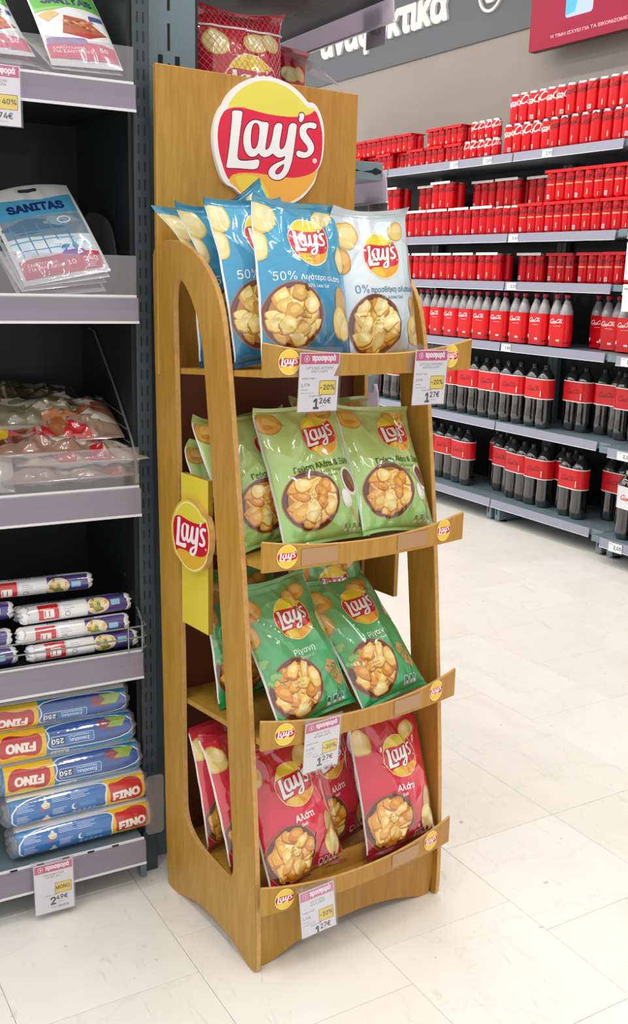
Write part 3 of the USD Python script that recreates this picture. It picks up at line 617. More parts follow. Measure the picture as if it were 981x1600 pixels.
# plaques hung in the side openings
for sgn, x in ((0, 0.0), (1, W)):
    pth = fresh(st, 'side_plaque'); UsdGeom.Xform.Define(stage, pth)
    a, b = (x + 0.001, x + 0.011) if not sgn else (x - 0.011, x - 0.001)
    pl = Polygon([(.181, .652), (.289, .650), (.291, .963), (.183, .964)]); ovl = affinity.translate(affinity.scale(affinity.scale(LP['outer'], -1 if not sgn else 1, 1, origin=(0, 0)), 0.158, 0.155, origin=(0, 0)), .234, .846)
    put(pth, 'plaque_board', extrude(pl, a, b, 'yz'), WOOD)
    c0, c1 = (x - 0.011, x + 0.0005) if not sgn else (x - 0.0005, x + 0.011)
    put(pth, 'logo_disc', extrude(ovl, c0, c1, 'yz'), WOODEDGE)
    o = x - 0.0118 if not sgn else x + 0.0118; e = x + 0.0002 if not sgn else x - 0.0002
    def on_side(layers, xx, nm, col=True):
        pcs = [(g, lin(c)) for g, c in flatten(layers)]; P, F, C = cut(pcs, [], [])
        V = np.c_[np.full(len(P), xx), (-P[:, 0] if not sgn else P[:, 0]), P[:, 1]]
        put(pth, nm, (V, F), PRINT, col=C)
    mir = (lambda g: affinity.scale(g, -1, 1, origin=(0, 0))) if not sgn else (lambda g: g)
    on_side([(mir(pl), '#dcc83c')], e, 'yellow_face')
    ox = -.234 if not sgn else .234
    f2 = lambda g: affinity.translate(affinity.scale(g, 0.152, 0.149, origin=(0, 0)), ox, .846)
    on_side([(f2(LP['outer'].buffer(.018)), '#d8c23c'), (f2(unary_union([LP['yellow'], LP['red'], LP['orange']]).buffer(.02)), '#f0e3a0'), (f2(LP['orange']), '#dcae34'), (f2(LP['yellow']), '#dccb40'), (f2(LP['red']), '#c0142c'), (f2(LETTERS), '#f3eef0'), (f2(LP['reg']), '#e8b8c0')], o, 'logo_print')

# ------------------------------------------------------------------ packets on the stand
def shelfz(i, v): return ZB[i] + 0.012 - 0.025 * np.clip(v + 0.03, 0, 0.38) / 0.37
def pose(i, u, v, yaw=0.0, lean=10.0, roll=0.0, dz=0.0):
    R = rotz(yaw) @ rotx(-lean) @ roty(roll)
    low = min((R @ np.array([x, y, 0]))[2] for x in (-0.1, 0.1) for y in (-0.012, 0.008))
    return frame('S', (u, v, shelfz(i, v) + 0.0055 - low + dz), R)
GB, GP, GL, GG, GR = 'blue crisp packets', 'pale blue crisp packets', 'lime green crisp packets', 'green crisp packets', 'red crisp packets'
BAGS = [
 # label, kind, shelf, u, v, yaw, lean, roll, dz, seed, T, h, group
 ('blue crisp packet at the front left of the top shelf, logo in full view', 'blue', 0, .136, .052, -2.5, 12, 0.5, 0, 21, .034, .287, GB),
 ('pale blue crisp packet at the right end of the top shelf', 'pale', 0, .320, .060, 3, 10, -2, 0, 22, .030, .282, GP),
 ('blue crisp packet half hidden just behind the front left blue packet', 'blue', 0, .118, .128, 5, 13, -3, 0, 23, .026, .300, GB),
 ('blue crisp packet third in line behind the plywood arch', 'blue', 0, .124, .222, 6, 8, -4, 0, 24, .022, .292, GB),
 ('rearmost blue crisp packet poking out left beside the header board', 'blue', 0, .130, .280, 4, 5, -4, 0, 25, .020, .292, GB),
 ('blue crisp packet turned on edge so one corner peaks over the round sign', 'blue', 0, .222, .172, -2, 9, -31, 0.004, 26, .014, .296, GB),
 ('lime green crisp packet at the front left of the second shelf', 'lime', 1, .188, .046, -4, 25, -3, 0, 31, .036, .272, GL),
 ('lime green crisp packet at the front right of the second shelf', 'lime', 1, .358, .030, 5, 28, 5, 0, 32, .036, .262, GL),
 ('lime green crisp packet tucked behind the front left lime packet', 'lime', 1, .123, .112, 6, 20, -3, 0, 33, .026, .252, GL),
 ('lime green crisp packet whose pale corner shows left of the front post', 'lime', 1, .138, .190, 10, 24, -4, 0, 34, .024, .244, GL),
 ('low lime green crisp packet showing above the yellow plaque', 'lime', 1, .130, .262, 14, 22, -3, 0, 35, .022, .186, GL),
 ('lime green crisp packet standing at the back right of the second shelf', 'lime', 1, .345, .160, -3, 20, -2, 0, 36, .028, .272, GL),
 ('green herb crisp packet leaning at the front left of the third shelf', 'green', 2, .146, .004, 6, 29, -5, 0, 41, .036, .282, GG),
 ('green herb crisp packet slumped at the front right of the third shelf', 'green', 2, .342, .002, 8, 40, -3, 0, 42, .036, .282, GG),
 ('green herb crisp packet seen through the left side opening', 'green', 2, .128, .205, 8, 14, 0, 0, 43, .028, .275, GG),
 ('green herb crisp packet behind the right one, half its logo showing', 'green', 2, .290, .165, 3, 8, 2, .012, 44, .028, .285, GG),
 ('red crisp packet at the front left of the bottom shelf', 'red', 3, .132, .000, 5, 22, -4, 0, 51, .034, .285, GR),
 ('red crisp packet at the front right of the bottom shelf', 'red', 3, .370, -.012, 2, 20, 2, 0, 52, .034, .285, GR),
 ('red crisp packet in the gap between the two front red packets', 'red', 3, .270, .080, 6, 17, -4, 0, 53, .026, .275, GR),
 ('red crisp packet second in line inside the left side opening', 'red', 3, .122, .150, 9, 14, -5, 0, 54, .026, .280, GR),
 ('rearmost red crisp packet inside the left side opening', 'red', 3, .122, .240, 9, 9, -4, 0, 55, .024, .280, GR),
]
for lb, kind, i, u, v, yaw, lean, roll, dz, seed, T, h, grp in BAGS:
    packet(lb, kind, pose(i, u, v, yaw, lean, roll, dz), seed, grp, T, 0.14 if seed == 26 else 0.2, h, flop={23: -.012, 24: -.050, 25: -.066}.get(seed, 0))

# ------------------------------------------------------------------ price tags in clear sleeves
def price_tag(label, m, head, euro, cents, lines, old=None, badge='-20%', w=0.086, h=0.104, sleeve=True):
    """card hanging in the x-z plane facing -y, top edge at z = 0, left edge at x = 0"""
    t = thing('price_tag', label, 'price tag', m, 'price tags')
    put(t, 'card', box(0, w, 0, 0.0008, -h, 0, 0), WHITE)
    S = w / 86.0; L = [(sbox(0, -h / S, 86, 0), '#eeedf1'), (sbox(1.5, -20, 84.5, -1.5), '#d2477c' if not sleeve == 'pale' else '#dd7f9c')]
    L += [(ell(14.5, -10.5, 5.8, 5.8, 24), '#f4e3ea'), (ell(14.5, -10.5, 4.6, 4.6, 24), '#d2477c'), (text_at('€', 12.6, -13, 5, 3), '#f8f0f4'), (text_at('προσφορά', 25, -13.5, 9.5, 7, 53), '#fbf6f8')]
    y = -29
    for s in lines: L.append((text_at(s, 43, y, 4.2, 1, center=True, simp=1.2), '#56565c')); y -= 6
    hh = h / S
    if old: L += [(text_at('ΑΡΧΙΚΗ ΤΙΜΗ', 5, -47, 3.2, 1, simp=1.4), '#5a5a60'), (text_at(old, 5, -59, 5, 1), '#4a4a50'), (text_at('έκπτωση', 5, -66, 2.6, 1, simp=1.6), '#6a6a70'), (text_at('από 1/4 έως 4/5', 5, -72, 2.6, 1, simp=1.6), '#7a7a80')]
    L += [(text_at('ΤΕΛΙΚΗ ΤΙΜΗ', 22, -78, 3.2, 1, simp=1.4), '#5a5a60')]
    L += [(rrect(44, -75, 81, -49, 2), '#9a5a20'), (rrect(45.2, -73.8, 79.8, -50.2, 1.4), '#f6dc50'), (text_at(badge, 62.5 if badge[0] == '-' else 46.5, -65.5, 8.6, 3, 31 if badge[0] != '-' else None, center=badge[0] == '-'), '#4a3812')]
    L += [(text_at(euro, 33, -99, 17, 4), '#26262c'), (text_at(cents + '€', 46, -90, 10, 3), '#2e2e34'), (text_at('τιμή/κιλό', 48, -96, 2.6, 0, simp=1.6), '#7a7a80')]
    b = np.random.default_rng(3); x = 50.0
    while x < 74: wd = b.uniform(0.4, 1.3); L.append((sbox(x, -108.5, x + wd, -103), '#606066')); x += wd + b.uniform(0.5, 1.2)
    L.append((text_at('520123', 34, -107, 2.8, 1, simp=1.6), '#606066'))
    L = [(g.intersection(sbox(0, -hh, 86, 0)), c) for g, c in L]
    put_print(t, 'card_print', L, CARD, size=S, y=-0.0006)
    if sleeve:
        sl = put(t, 'clear_sleeve', box(-0.003, w + 0.003, -0.003, -0.0022, -h - 0.002, 0.010, 0), SLEEVE)
        put(t, 'clip', box(-0.006, 0.012, -0.0022, 0.0025, 0.002, 0.012, 0.0008), SLEEVE)
    return t
def on_lip(i, u, z, yaw=0.0, tilt=4.0, roll=0.0): return frame('S', (u, lipv(i, u) - 0.008, z), rotz(yaw) @ rotx(tilt) @ roty(roll))
price_tag('white price tag reading 1,26 euro on the top shelf lip', on_lip(0, .064, 1.222, 0, 2, 1), 0, '1', '26', ["LAY'S 50% ΛΙΓΟΤΕΡΟ", 'ΑΛΑΤΙ 140ΓΡ'], '1,57€')
price_tag('white price tag reading 1,27 euro at the right of the top shelf lip', on_lip(0, .322, 1.222, 3, 2, 1), 0, '1', '27', ["LAY'S 0% ΠΡΟΣΘΗΚΗ", 'ΑΛΑΤΙΟΥ 140ΓΡ'], '1,59€')
price_tag('white price tag reading 1,27 euro hanging from the third shelf lip', on_lip(2, .086, .524, 0, 3, 0), 0, '1', '27', ["LAY'S ΤΣΙΠΣ", 'ΡΙΓΑΝΗ 150ΓΡ'], '1,59€', w=.083)
price_tag('white price tag with pale pink band reading 1,27 euro at the foot', frame('S', (.070, -.052, .178), rotx(-9)), 0, '1', '27', ["LAY'S ΤΣΙΠΣ", 'ΑΛΑΤΙ 150ΓΡ'], '1,59€', w=.083, h=.092, sleeve='pale')

# ------------------------------------------------------------------ near gondola: end cap with five shelves
gd = thing('shelving_unit', 'dark slate steel shelving unit with lavender price rails left of the stand', 'shelving unit', frame('G'))
put(gd, 'back_panel', box(-1.1, 0.02, 0.42, 0.43, 0.1, 2.25), DARKSTEEL)
put(gd, 'end_panel', box(0.008, 0.016, 0.06, 0.42, 0.1, 2.25), DARKSTEEL)
put(gd, 'plinth', box(-1.1, 0.0, 0.20, 0.42, 0.0, 0.09), DARKSTEEL)
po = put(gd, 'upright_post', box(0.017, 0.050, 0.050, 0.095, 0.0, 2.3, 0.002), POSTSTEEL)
put(po, 'slot', cat_(*[box(0.0305 + d, 0.0335 + d, 0.0494, 0.0500, z, z + 0.02) for d in (-0.006, 0.006) for z in np.arange(0.15, 2.28, 0.034)]), DARKSTEEL, kind='stuff')
pl_ = put(gd, 'end_plate', box(0.050, 0.166, 0.100, 0.106, 0.0, 2.3, 0.001), STEEL)
for z in np.arange(1.71, 2.2, 0.074): put(pl_, 'slot', box(0.106, 0.1115, 0.0994, 0.1, z, z + 0.05), BLACKHOLE)
for z in (1.745, 1.945):
    put(pl_, 'square_slot', box(0.086, 0.096, 0.0994, 0.1, z, z + 0.03), BLACKHOLE); put(pl_, 'square_slot', box(0.122, 0.132, 0.0994, 0.1, z, z + 0.03), BLACKHOLE)
GZ = [1.695, 1.303, 0.921, 0.564, 0.119]; RH = [0.049, 0.049, 0.057, 0.056, 0.054]
for i, z in enumerate(GZ):
    s = put(gd, 'shelf', box(-1.1, -0.001, 0.0, 0.42, z - 0.03, z - 0.002, 0.001), KSTEEL if i == 4 else DARKSTEEL)
    prof = Polygon([(-0.002, z), (-0.012, z - 0.002), (-0.011, z - RH[i] * 0.5), (-0.013, z - RH[i]), (-0.010, z - RH[i]), (-0.008, z - RH[i] * 0.5), (-0.009, z - 0.004), (0.0, z - 0.004)])
    r = put(s, 'price_rail', extrude(prof, -1.1, 0.0, 'yz'), RAIL)
    put(s, 'rail_lip', box(-1.1, 0.0, -0.0150, -0.0125, z - RH[i] - 0.002, z - RH[i] + 0.003), RAILLIP)
    put(s, 'shelf_nosing', box(-1.1, -0.001, -0.004, 0.0, z - 0.001, z + 0.004), WHITE)
    if i in (0, 1, 2): put(s, 'clear_guard', box(-1.1, 0.0, -0.001, 0.001, z + 0.004, z + (0.066, 0.079, 0.083)[i], 0), ACRYLIC, label='clear plastic product guard')
    if i == 4:
        for k in range(16): put(s, 'rail_hole', box(-0.9 + 0.055 * k, -0.885 + 0.055 * k, -0.0045, -0.004, z - 0.0008, z + 0.003), BLACKHOLE)
put(gd, 'leg', box(0.002, 0.016, 0.03, 0.06, 0.0, 0.075, 0.002), KSTEEL)
put(gd, 'leg', box(-0.95, -0.935, 0.03, 0.06, 0.0, 0.075, 0.002), KSTEEL)
put(gd, 'corner_guard', extrude(rrect(0.004, 0.126, 0.046, 0.268, 0.01), -0.004, -0.002, 'xz'), ACRYLIC, label='rounded clear corner guard')

def surf(name, label, cat, m, base, layers_by_part, S, N, region, nx, ny, group, film=FILM, grid=(20, 10), ends=None, off=0.0004):
    """a thing whose printed skin is the surface S(X, Y) (mm); prints are draped parts"""
    t = thing(name, label, cat, m, group); x0, x1, y0, y1 = region
    gx, gy = np.meshgrid(np.linspace(x0, x1, nx), np.linspace(y0, y1, ny), indexing='ij'); X, Y = gx.ravel(), gy.ravel()
    put(t, 'wrap', (S(X, Y), gridF(nx, ny)), film, col=base(X, Y), nrm=N(X, Y))
    allL = flatten([(g.intersection(sbox(x0, y0, x1, y1)), (k, c)) for k, L in layers_by_part for g, c in L])
    xs, ys = np.linspace(x0, x1, grid[0] + 1)[1:-1], np.linspace(y0, y1, grid[1] + 1)[1:-1]
    for k, grp in [(k, q) for k, _ in layers_by_part for q in clusters([(g, c) for g, c in allL if c[0] == k], 9)]:
        P, F, C = cut([(g, lin(kc[1])) for g, kc in grp], xs, ys)
        if len(P): put(t, k, (S(P[:, 0], P[:, 1]) + off * N(P[:, 0], P[:, 1]), F), film, col=C, nrm=N(P[:, 0], P[:, 1]))
    return t
def roll(name, label, cat, m, L, r, base, layers, group, seed, flip=False, endmat=None, film=FILM, endlabel=None):
    """a roll lying along x: X 0..L mm along, Y arc in mm (0 = facing -y)"""
    rg = np.random.default_rng(seed); o = rg.uniform(0, 9, 3); C = 2 * math.pi * r * 1000
    def S(X, Y):
        a = np.asarray(Y) / (r * 1000); x = np.asarray(X) / 1000
        rr = r * (1 + 0.03 * (meshkit.noise(np.stack([x * 22, a * 1.3, 0 * a], -1) + o, seed) - 0.5) + 0.015 * np.sin(a * 3 + o[0])) * (1 - 0.05 * np.clip(1 - np.minimum(x, L - x) / 0.012, 0, 1))
        return np.stack([x - L / 2, -rr * np.cos(a), rr * np.sin(a)], -1) * ([-1, 1, -1] if flip else [1, 1, 1])
    def N(X, Y):
        a = np.asarray(Y) / (r * 1000); return np.stack([0 * a, -np.cos(a), np.sin(a)], -1) * ([-1, 1, -1] if flip else [1, 1, 1])
    t = surf(name, label, cat, m, base, layers, S, N, (0, L * 1000, -C / 2, C / 2), 31, 41, group, film, (24, 30))
    for s in (-1, 1):
        k = 26; g = lathe([(0.004, 0.002), (r * 0.35, 0.004), (r * 0.55, 0.010), (r * 0.8, 0.008), (r * 0.985, 0.001), (r * 0.975, -0.004)], k)
        v = g[0].copy(); ang = np.arctan2(v[:, 1], v[:, 0]); v[:, 2] += 0.0022 * np.sin(ang * 7 + seed) + 0.0015 * np.sin(ang * 11 + 2 * seed)
        put(t, 'end_twist', (np.c_[s * (v[:, 2] + L / 2), v[:, 0], v[:, 1]], g[1] if s > 0 else g[1][:, ::-1]), endmat or FOILCLEAR, smooth=True)
    return t
def lines(x, y, n, w, c, rng, dy=3.2, t=0.9, al='l'):
    out = []
    for i in range(n):
        ww = w * rng.uniform(0.55, 1); out.append((sbox(x if al == 'l' else x + w - ww, y - i * dy, x + (ww if al == 'l' else w), y - i * dy + t), c))
    return out
# rubbish bag rolls on the bottom shelf
def bin_layers():
    rg = np.random.default_rng(2)
    body = Polygon(chaikin([(8, -42), (190, -42), (212, -30), (205, -2), (214, 18), (206, 27), (190, 30), (8, 30)], 2))
    flag = Polygon(chaikin([(218, -26), (250, -20), (292, -32), (294, 24), (262, 32), (236, 22), (216, 26), (220, 0)], 2))
    L1 = [(sbox(0, 33, 300, 50), '#f2f4f6'), (sbox(206, -55, 300, 34), '#f2c31a'), (body.buffer(3), '#f4f4ee'), (body, '#1f6fbe'), (Polygon(chaikin([(8, -42), (190, -42), (200, -30), (150, -20), (8, -26)], 2)), '#1c58a8'), (sbox(0, -75, 300, -46), '#2f98cf'), (sbox(0, -75, 96, -46), '#e9bd22'),
          (sbox(150, -70, 196, -50), '#eef0f2'), (sbox(60, -110, 300, -76), '#1d4fa0'), (sbox(0, -110, 300, -104), '#f0f2f4')]
    L1 += [(sbox(152 + 3 * i, -68, 153.6 + 3 * i + (i % 3) * 0.5, -52), '#5a5e66') for i in range(14)]
    L2 = [(flag, '#c9161f')]
    L3 = [(text_at('FINO', 226, -17, 17, 7, 62, rot=4), '#f8f4ee')]
    L4 = []
    for x, y, n, w in ((16, 20, 6, 42), (16, -6, 6, 36), (92, 24, 5, 40), (92, -4, 5, 34), (132, 22, 5, 44)): L4 += lines(x, y, n, w, '#dce8f4', rg)
    for cx, cy in ((78, 8), (80, -26)): L4 += [(blob(cx, cy, 9, 7, rg, 0.15, 14), '#e6e4d8'), (blob(cx, cy + 7, 4, 5, rg, 0.2, 10), '#e2e0d6'), (blob(cx - 7, cy - 8, 5, 3.6, rg, 0.2, 10), '#c8384a'), (blob(cx + 3, cy - 3, 6, 3, rg, 0.2, 10), '#e4c24a')]
    L4 += [(ell(140, -8, 7, 7, 20).difference(ell(143, -7, 6, 6, 20)), '#f0f4f8'), (rrect(150, -12, 186, -3, 2), '#3f8fd0')] + [(ell(140 + 11 * i, -22, 3.4, 3, 12).difference(ell(140 + 11 * i, -22, 2.2, 1.8, 12)), '#dce8f4') for i in range(5)]
    return [('label_print', L1), ('flag_print', L2), ('lettering', L3), ('small_print', L4)]
def bin_layers2():
    """the other side of the same roll"""
    rg = np.random.default_rng(4)
    body = Polygon(chaikin([(0, -40), (190, -40), (178, -14), (188, 4), (172, 16), (0, 16)], 2)); flag = Polygon(chaikin([(198, -30), (230, -24), (272, -36), (288, -10), (284, 20), (250, 10), (208, 24), (196, 0)], 2))
    L1 = [(sbox(0, -56, 300, -43), '#eef0f0'), (sbox(188, -42, 292, 42), '#eec21c'), (sbox(0, 18, 188, 44), '#2a8fc6'), (rrect(140, 20, 178, 40, 1), '#eceef0'), (body.buffer(2.5), '#f0f0ea'), (body, '#1d52a6'), (sbox(0, 46, 300, 56), '#e8ecf0'), (rrect(86, -14, 178, 8, 4), '#d8e6f2'), (rrect(87, -13, 177, 7, 3.4), '#2672bb'), (rrect(148, -11, 176, 5, 2), '#173a6e')]
    L1 += [(sbox(143 + 2.6 * i, 23, 144.2 + 2.6 * i + (i % 3) * 0.4, 37), '#5a5e66') for i in range(13)] + lines(20, 38, 5, 100, '#9fd0ec', rg)
    L2 = [(flag, '#bf1620')]
    L3 = [(text_at('FINO', 210, -10, 17, 7, 62, rot=-3), '#f4eee4'), (text_at('250', 152, -8, 10, 3), '#f0f4f8'), (text_at('Σακούλες', 96, -4, 7, 2, 44), '#dcebf6'), (text_at('απορριμμάτων', 96, -11, 4.5, 1, 46), '#c8dff0')]
    L4 = [(Polygon([(38, -30), (78, -34), (72, -12), (44, -8)]), '#8c2a4a'), (Polygon([(10, -34), (60, -36), (46, -24), (58, -14), (24, -12)]), '#8fb03c')]
    return [('label_print', L1), ('flag_print', L2), ('lettering', L3), ('picture', L4)]
blue_ = lambda X, Y: np.repeat([lin('#2a86c8')], len(X), 0)
A1, A2 = bin_layers(), bin_layers2()
for k, (u, v, z, yw, fl_, lb) in enumerate(((-0.128, 0.050, 0.157, 1.5, 0, 'bottom roll of the blue rubbish bag stack, red flag at its right end'), (-0.139, 0.054, 0.229, 1, 0, 'second roll from the bottom of the blue rubbish bag stack'),
        (-0.150, 0.058, 0.301, 0, 1, 'middle roll of the blue rubbish bag stack, printed upside down'), (-0.163, 0.062, 0.373, -1, 1, 'second roll from the top of the blue rubbish bag stack'), (-0.176, 0.066, 0.445, -2, 1, 'topmost roll of the blue rubbish bag stack under the shelf'))):
    R = rotz(yw) @ (rotx(0) if not fl_ else rotx((-14, 0, 0, -4, 22, 38)[k]) )
    roll('bin_bag_roll', lb, 'bag roll', frame('G', (u, v, z), R if fl_ else rotz(yw) @ rotx(-6)), 0.30, 0.0355, blue_, A2 if fl_ else A1, 'rubbish bag rolls', 60 + k, flip=bool(fl_))
# food bag rolls in the wire basket
def food_layers(seed):
    rg = np.random.default_rng(seed)
    L1 = [(sbox(24, -16, 66, 20), '#cf1f2e'), (sbox(70, -18, 126, 18), '#eef0f4'), (sbox(128, -22, 215, 24), '#4a3a86'), (rrect(34, -12, 56, 6, 1), '#f2f0f0'), (sbox(178, -4, 198, 8), '#8cc4ec')]
    L1 += [(sbox(36 + 3 * i, -9, 38 + 3 * i, 3), '#8a2030') for i in range(0, 6, 3)]
    L2 = [(ell(150, 0, 24, 20, 28), '#efe2c0')]
    for i in range(26):
        a, d = rg.uniform(0, 6.28), rg.uniform(0, 17); L2.append((blob(150 + d * math.cos(a) * 1.15, d * math.sin(a) * 0.9, 5, 3.4, rg, 0.3, 10, rg.uniform(0, 180)), ['#c8402a', '#e8a83a', '#7a9a3a', '#f0c868', '#8c2a1c'][rg.integers(5)]))
    L3 = [(text_at('ΣΑΚΟΥΛΕΣ ΤΡΟΦΙΜΩΝ', 50, 25, 6, 2, 100), '#4a4a58'), (text_at('FOOD BAGS', 62, 34, 6, 2, 60), '#7a3a4a')] + lines(76, 10, 4, 24, '#8a8ea0', rg, 4) + [(ell(84, -8, 6, 5, 16).difference(ell(84, -8, 4.6, 3.6, 16)), '#6a6e90')]
    return [('label_print', L1), ('food_picture', L2), ('lettering', L3)]
whiteb = lambda X, Y: np.repeat([lin('#dcdce4')], len(X), 0)
FLY = food_layers(8)
for k, (u, v, z, yw, rx_, lb) in enumerate(((-0.118, 0.030, 0.584, 2, -14, 'food bag roll at the bottom front of the wire basket'), (-0.135, 0.036, 0.622, 1, 4, 'food bag roll second from the bottom in the basket'), (-0.125, 0.050, 0.660, 3, -20, 'food bag roll third from the bottom in the basket'),
        (-0.195, 0.100, 0.705, -2, 8, 'food bag roll lying across the top of the basket pile'), (-0.120, 0.120, 0.640, 0, 30, 'food bag roll behind the front three in the basket'), (-0.372, 0.030, 0.584, 4, 0, 'food bag roll at the bottom left of the wire basket'), (-0.380, 0.040, 0.622, 2, 16, 'food bag roll on top of the bottom left one'), (-0.365, 0.090, 0.664, -3, -10, 'food bag roll at the upper left of the basket pile'))):
    roll('food_bag_roll', lb, 'bag roll', frame('G', (u, v, z), rotz(yw) @ rotx(rx_)), 0.215, 0.0185, whiteb, FLY, 'food bag rolls', 80 + k, endmat=WHITE)
bk = thing('wire_basket', 'low zinc wire basket rim in front of the food bag rolls', 'wire basket', frame('G'))
for z in (0.571, 0.596, 0.620): put(bk, 'wire', tube([(-1.0, -0.004, z), (0.0, -0.004, z), (0.012, 0.004, z), (0.012, 0.30, z + 0.02)], 0.0018), WIRE)
for x in (-0.98, -0.70, -0.42, -0.03, 0.0): put(bk, 'wire', tube([(x, -0.006, 0.566), (x, -0.006, 0.624)], 0.0017), WIRE)
put(bk, 'wire', tube([(0.012, 0.02, 0.57), (0.012, 0.03, 0.62), (0.012, 0.10, 0.668), (0.010, 0.13, 0.70)], 0.0025), WIRE)
for k in range(4): put(bk, 'wire', tube([(0.012, 0.06 + 0.02 * k, 0.60 + 0.026 * k), (0.012, 0.24, 0.62 + 0.026 * k)], 0.0016), WIRE)
wf = thing('wire_divider', 'bent zinc wire divider at the right end of the middle shelf', 'wire divider', frame('G'))
put(wf, 'frame_wire', tube([(0.003, 0.34, 1.225), (0.003, 0.30, 1.22), (0.003, 0.16, 1.11), (0.003, 0.06, 1.02), (0.003, 0.03, 0.985), (0.003, 0.022, 0.93)], 0.0026), WIRE)
for k in range(5): put(wf, 'wire', tube([(0.003, 0.10 - 0.016 * k, 1.055 - 0.026 * k), (0.003, 0.30, 1.075 - 0.03 * k)], 0.0016), WIRE)
put(wf, 'hook', box(-0.002, 0.007, 0.018, 0.025, 0.925, 0.945, 0.001), WIRE)

# flat pouches
class Pouch(Packet):
    def S(self, X, Y, back=False):
        s, t = np.asarray(X, float) / 100, np.asarray(Y, float) / 285
        d = self.T * np.sin(np.pi * np.clip(t, 0.0, 1)) ** 0.5 * np.clip(1 - np.abs(s) ** 4, 0, 1) ** 0.7 + 0.35 * self.wr(s, t, back)
        z = self.h * t - 0.012 * self.curl[3] * (1 - s * s) * np.clip((t - 0.8) / 0.2, 0, 1)
        y = (d if back else -d) + 0.010 * self.curl[1] * s * s * t + 0.02 * self.curl[2] * (t - 0.5) ** 2
        return np.stack([0.5 * self.w * s, y, z], -1)
def pouch(name, label, cat, m, seed, w, h, T, base, parts, group, film=FILM, rough=1.0, hole=None):
    pk = Pouch(seed, T, w, h, rough=rough); t = thing(name, label, cat, m, group)
    P, F, N, X, Y = skin(pk, -100, 100, 0, 285, 41, 49); put(t, 'printed_film', (P, F), film, col=base(X, Y), nrm=N)
    P, F, N, X, Y = skin(pk, -100, 100, 0, 285, 25, 31, back=True); put(t, 'plain_film', (P, F), FILMBACK, nrm=N)
    fl2 = flatten([(g, (k, c)) for k, L in parts for g, c in L])
    for k, grp in [(k, q) for k, _ in parts for q in clusters([(g, c) for g, c in fl2 if c[0] == k], 9)]:
        p, f, c = cut([(g, lin(kc[1])) for g, kc in grp], np.linspace(-100, 100, 21), np.linspace(0, 285, 31))
        if len(p): V, N = pk.SN(p[:, 0], p[:, 1], 0.0006); put(t, k, (V, f), film, col=c, nrm=N)
    return t
def ice_parts():
    rg = np.random.default_rng(6); A = [(Polygon([(-92, 188), (92, 190), (92, 250), (20, 236), (-92, 252)]), '#4f9fc8')]
    B = [(sbox(-92, 72, 92, 188), '#7f93a6'), (blob(-20, 160, 70, 22, rg, 0.3, 18), '#5f7c98'), (blob(40, 168, 40, 14, rg, 0.3, 18), '#94a8b8'), (Polygon([(-92, 72), (92, 72), (92, 118), (20, 124), (-92, 132)]), '#d6e6f2')]
    for i in range(5): B.append((LineString([(-74 + 30 * i, 76), (-78 + 30 * i, 168)]).buffer(1.6), '#5f93bc'))
    for j in range(3): B.append((LineString([(-90, 92 + 26 * j), (10, 90 + 27 * j), (50, 86 + 26 * j)]).buffer(1.6), '#6a9cc4'))
    B.append((ell(48, 168, 16, 11, 20).difference(ell(48, 168, 13, 8, 20)), '#eef2f4'))
    B += [(blob(40 + rg.uniform(-28, 36), 92 + rg.uniform(-10, 14), 12, 6, rg, 0.3, 9, rg.uniform(0, 180)), ['#e6f0f8', '#5f9ac8', '#bcd8ee'][i % 3]) for i in range(14)]
    C = [(Polygon([(-92, 14), (92, 14), (92, 62), (40, 70), (-92, 66)]), '#c4315a'), (rrect(10, 58, 62, 76, 8), '#8c6fae')] + [(text_at('ΣΑΚΟΥΛΑΚΙΑ', -78, 46, 8, 2, 70), '#f0dce4'), (text_at('ΓΙΑ ΠΑΓΑΚΙΑ', -78, 34, 8, 2, 78), '#f0dce4'), (text_at('10', 12, 36, 12, 3), '#f6e8ee'), (text_at('240', 50, 36, 13, 4), '#f6e8ee')] + lines(50, 30, 3, 30, '#eacad6', rg, 5, 2)
    D = [(text_at('SANITAS', -66, 206, 22, 6, 132), '#1b2f66')]
    E = [(rrect(-22, 262, 22, 272, 5), '#3a4048')]
    return [('top_band', A), ('picture', B), ('label_band', C), ('lettering', D), ('hang_hole', E)]
def sand_parts():
    rg = np.random.default_rng(9); A = [(Polygon([(-95, 205), (0, 216), (95, 206), (95, 282), (-95, 282)]), '#58b83c'), (Polygon([(-95, 190), (-40, 200), (0, 216), (-95, 206)]), '#8cc86a')]
    B = [(Polygon([(-40, 110), (30, 92), (88, 116), (40, 168), (-20, 178)]), '#a85a3c'), (Polygon([(-40, 110), (30, 92), (88, 116), (30, 110)]), '#b02a24'), (Polygon([(-70, 150), (-30, 182), (-50, 196), (-90, 180)]), '#d8b878')]
    B += [(blob(15 + rg.uniform(-40, 50), 138 + rg.uniform(-16, 26), 8, 5, rg, 0.3, 9), ['#c47a52', '#8c4430', '#d29a6c'][i % 3]) for i in range(16)]
    C = [(Polygon([(-95, 22), (95, 16), (95, 70), (30, 76), (-95, 72)]), '#d02c5e'), (rrect(-92, 70, 20, 92, 8), '#8c7ab0'), (rrect(52, 168, 92, 186, 3), '#3c4f8c')] + [(text_at('ΣΑΚΟΥΛΑΚΙΑ', -82, 52, 8, 2, 90), '#f4dde6'), (text_at('ΓΙΑ ΣΑΝΤΟΥΙΤΣ', -82, 40, 8, 2, 110), '#f4dde6'), (text_at('50', 48, 46, 14, 4), '#f4dde6')]
    D = [(text_at('SANITAS', -70, 226, 26, 6, 150), '#1d2c5e')]
    return [('top_band', A), ('picture', B), ('label_band', C), ('lettering', D)]
wb = lambda X, Y: np.repeat([lin('#dfe1e2')], len(X), 0)
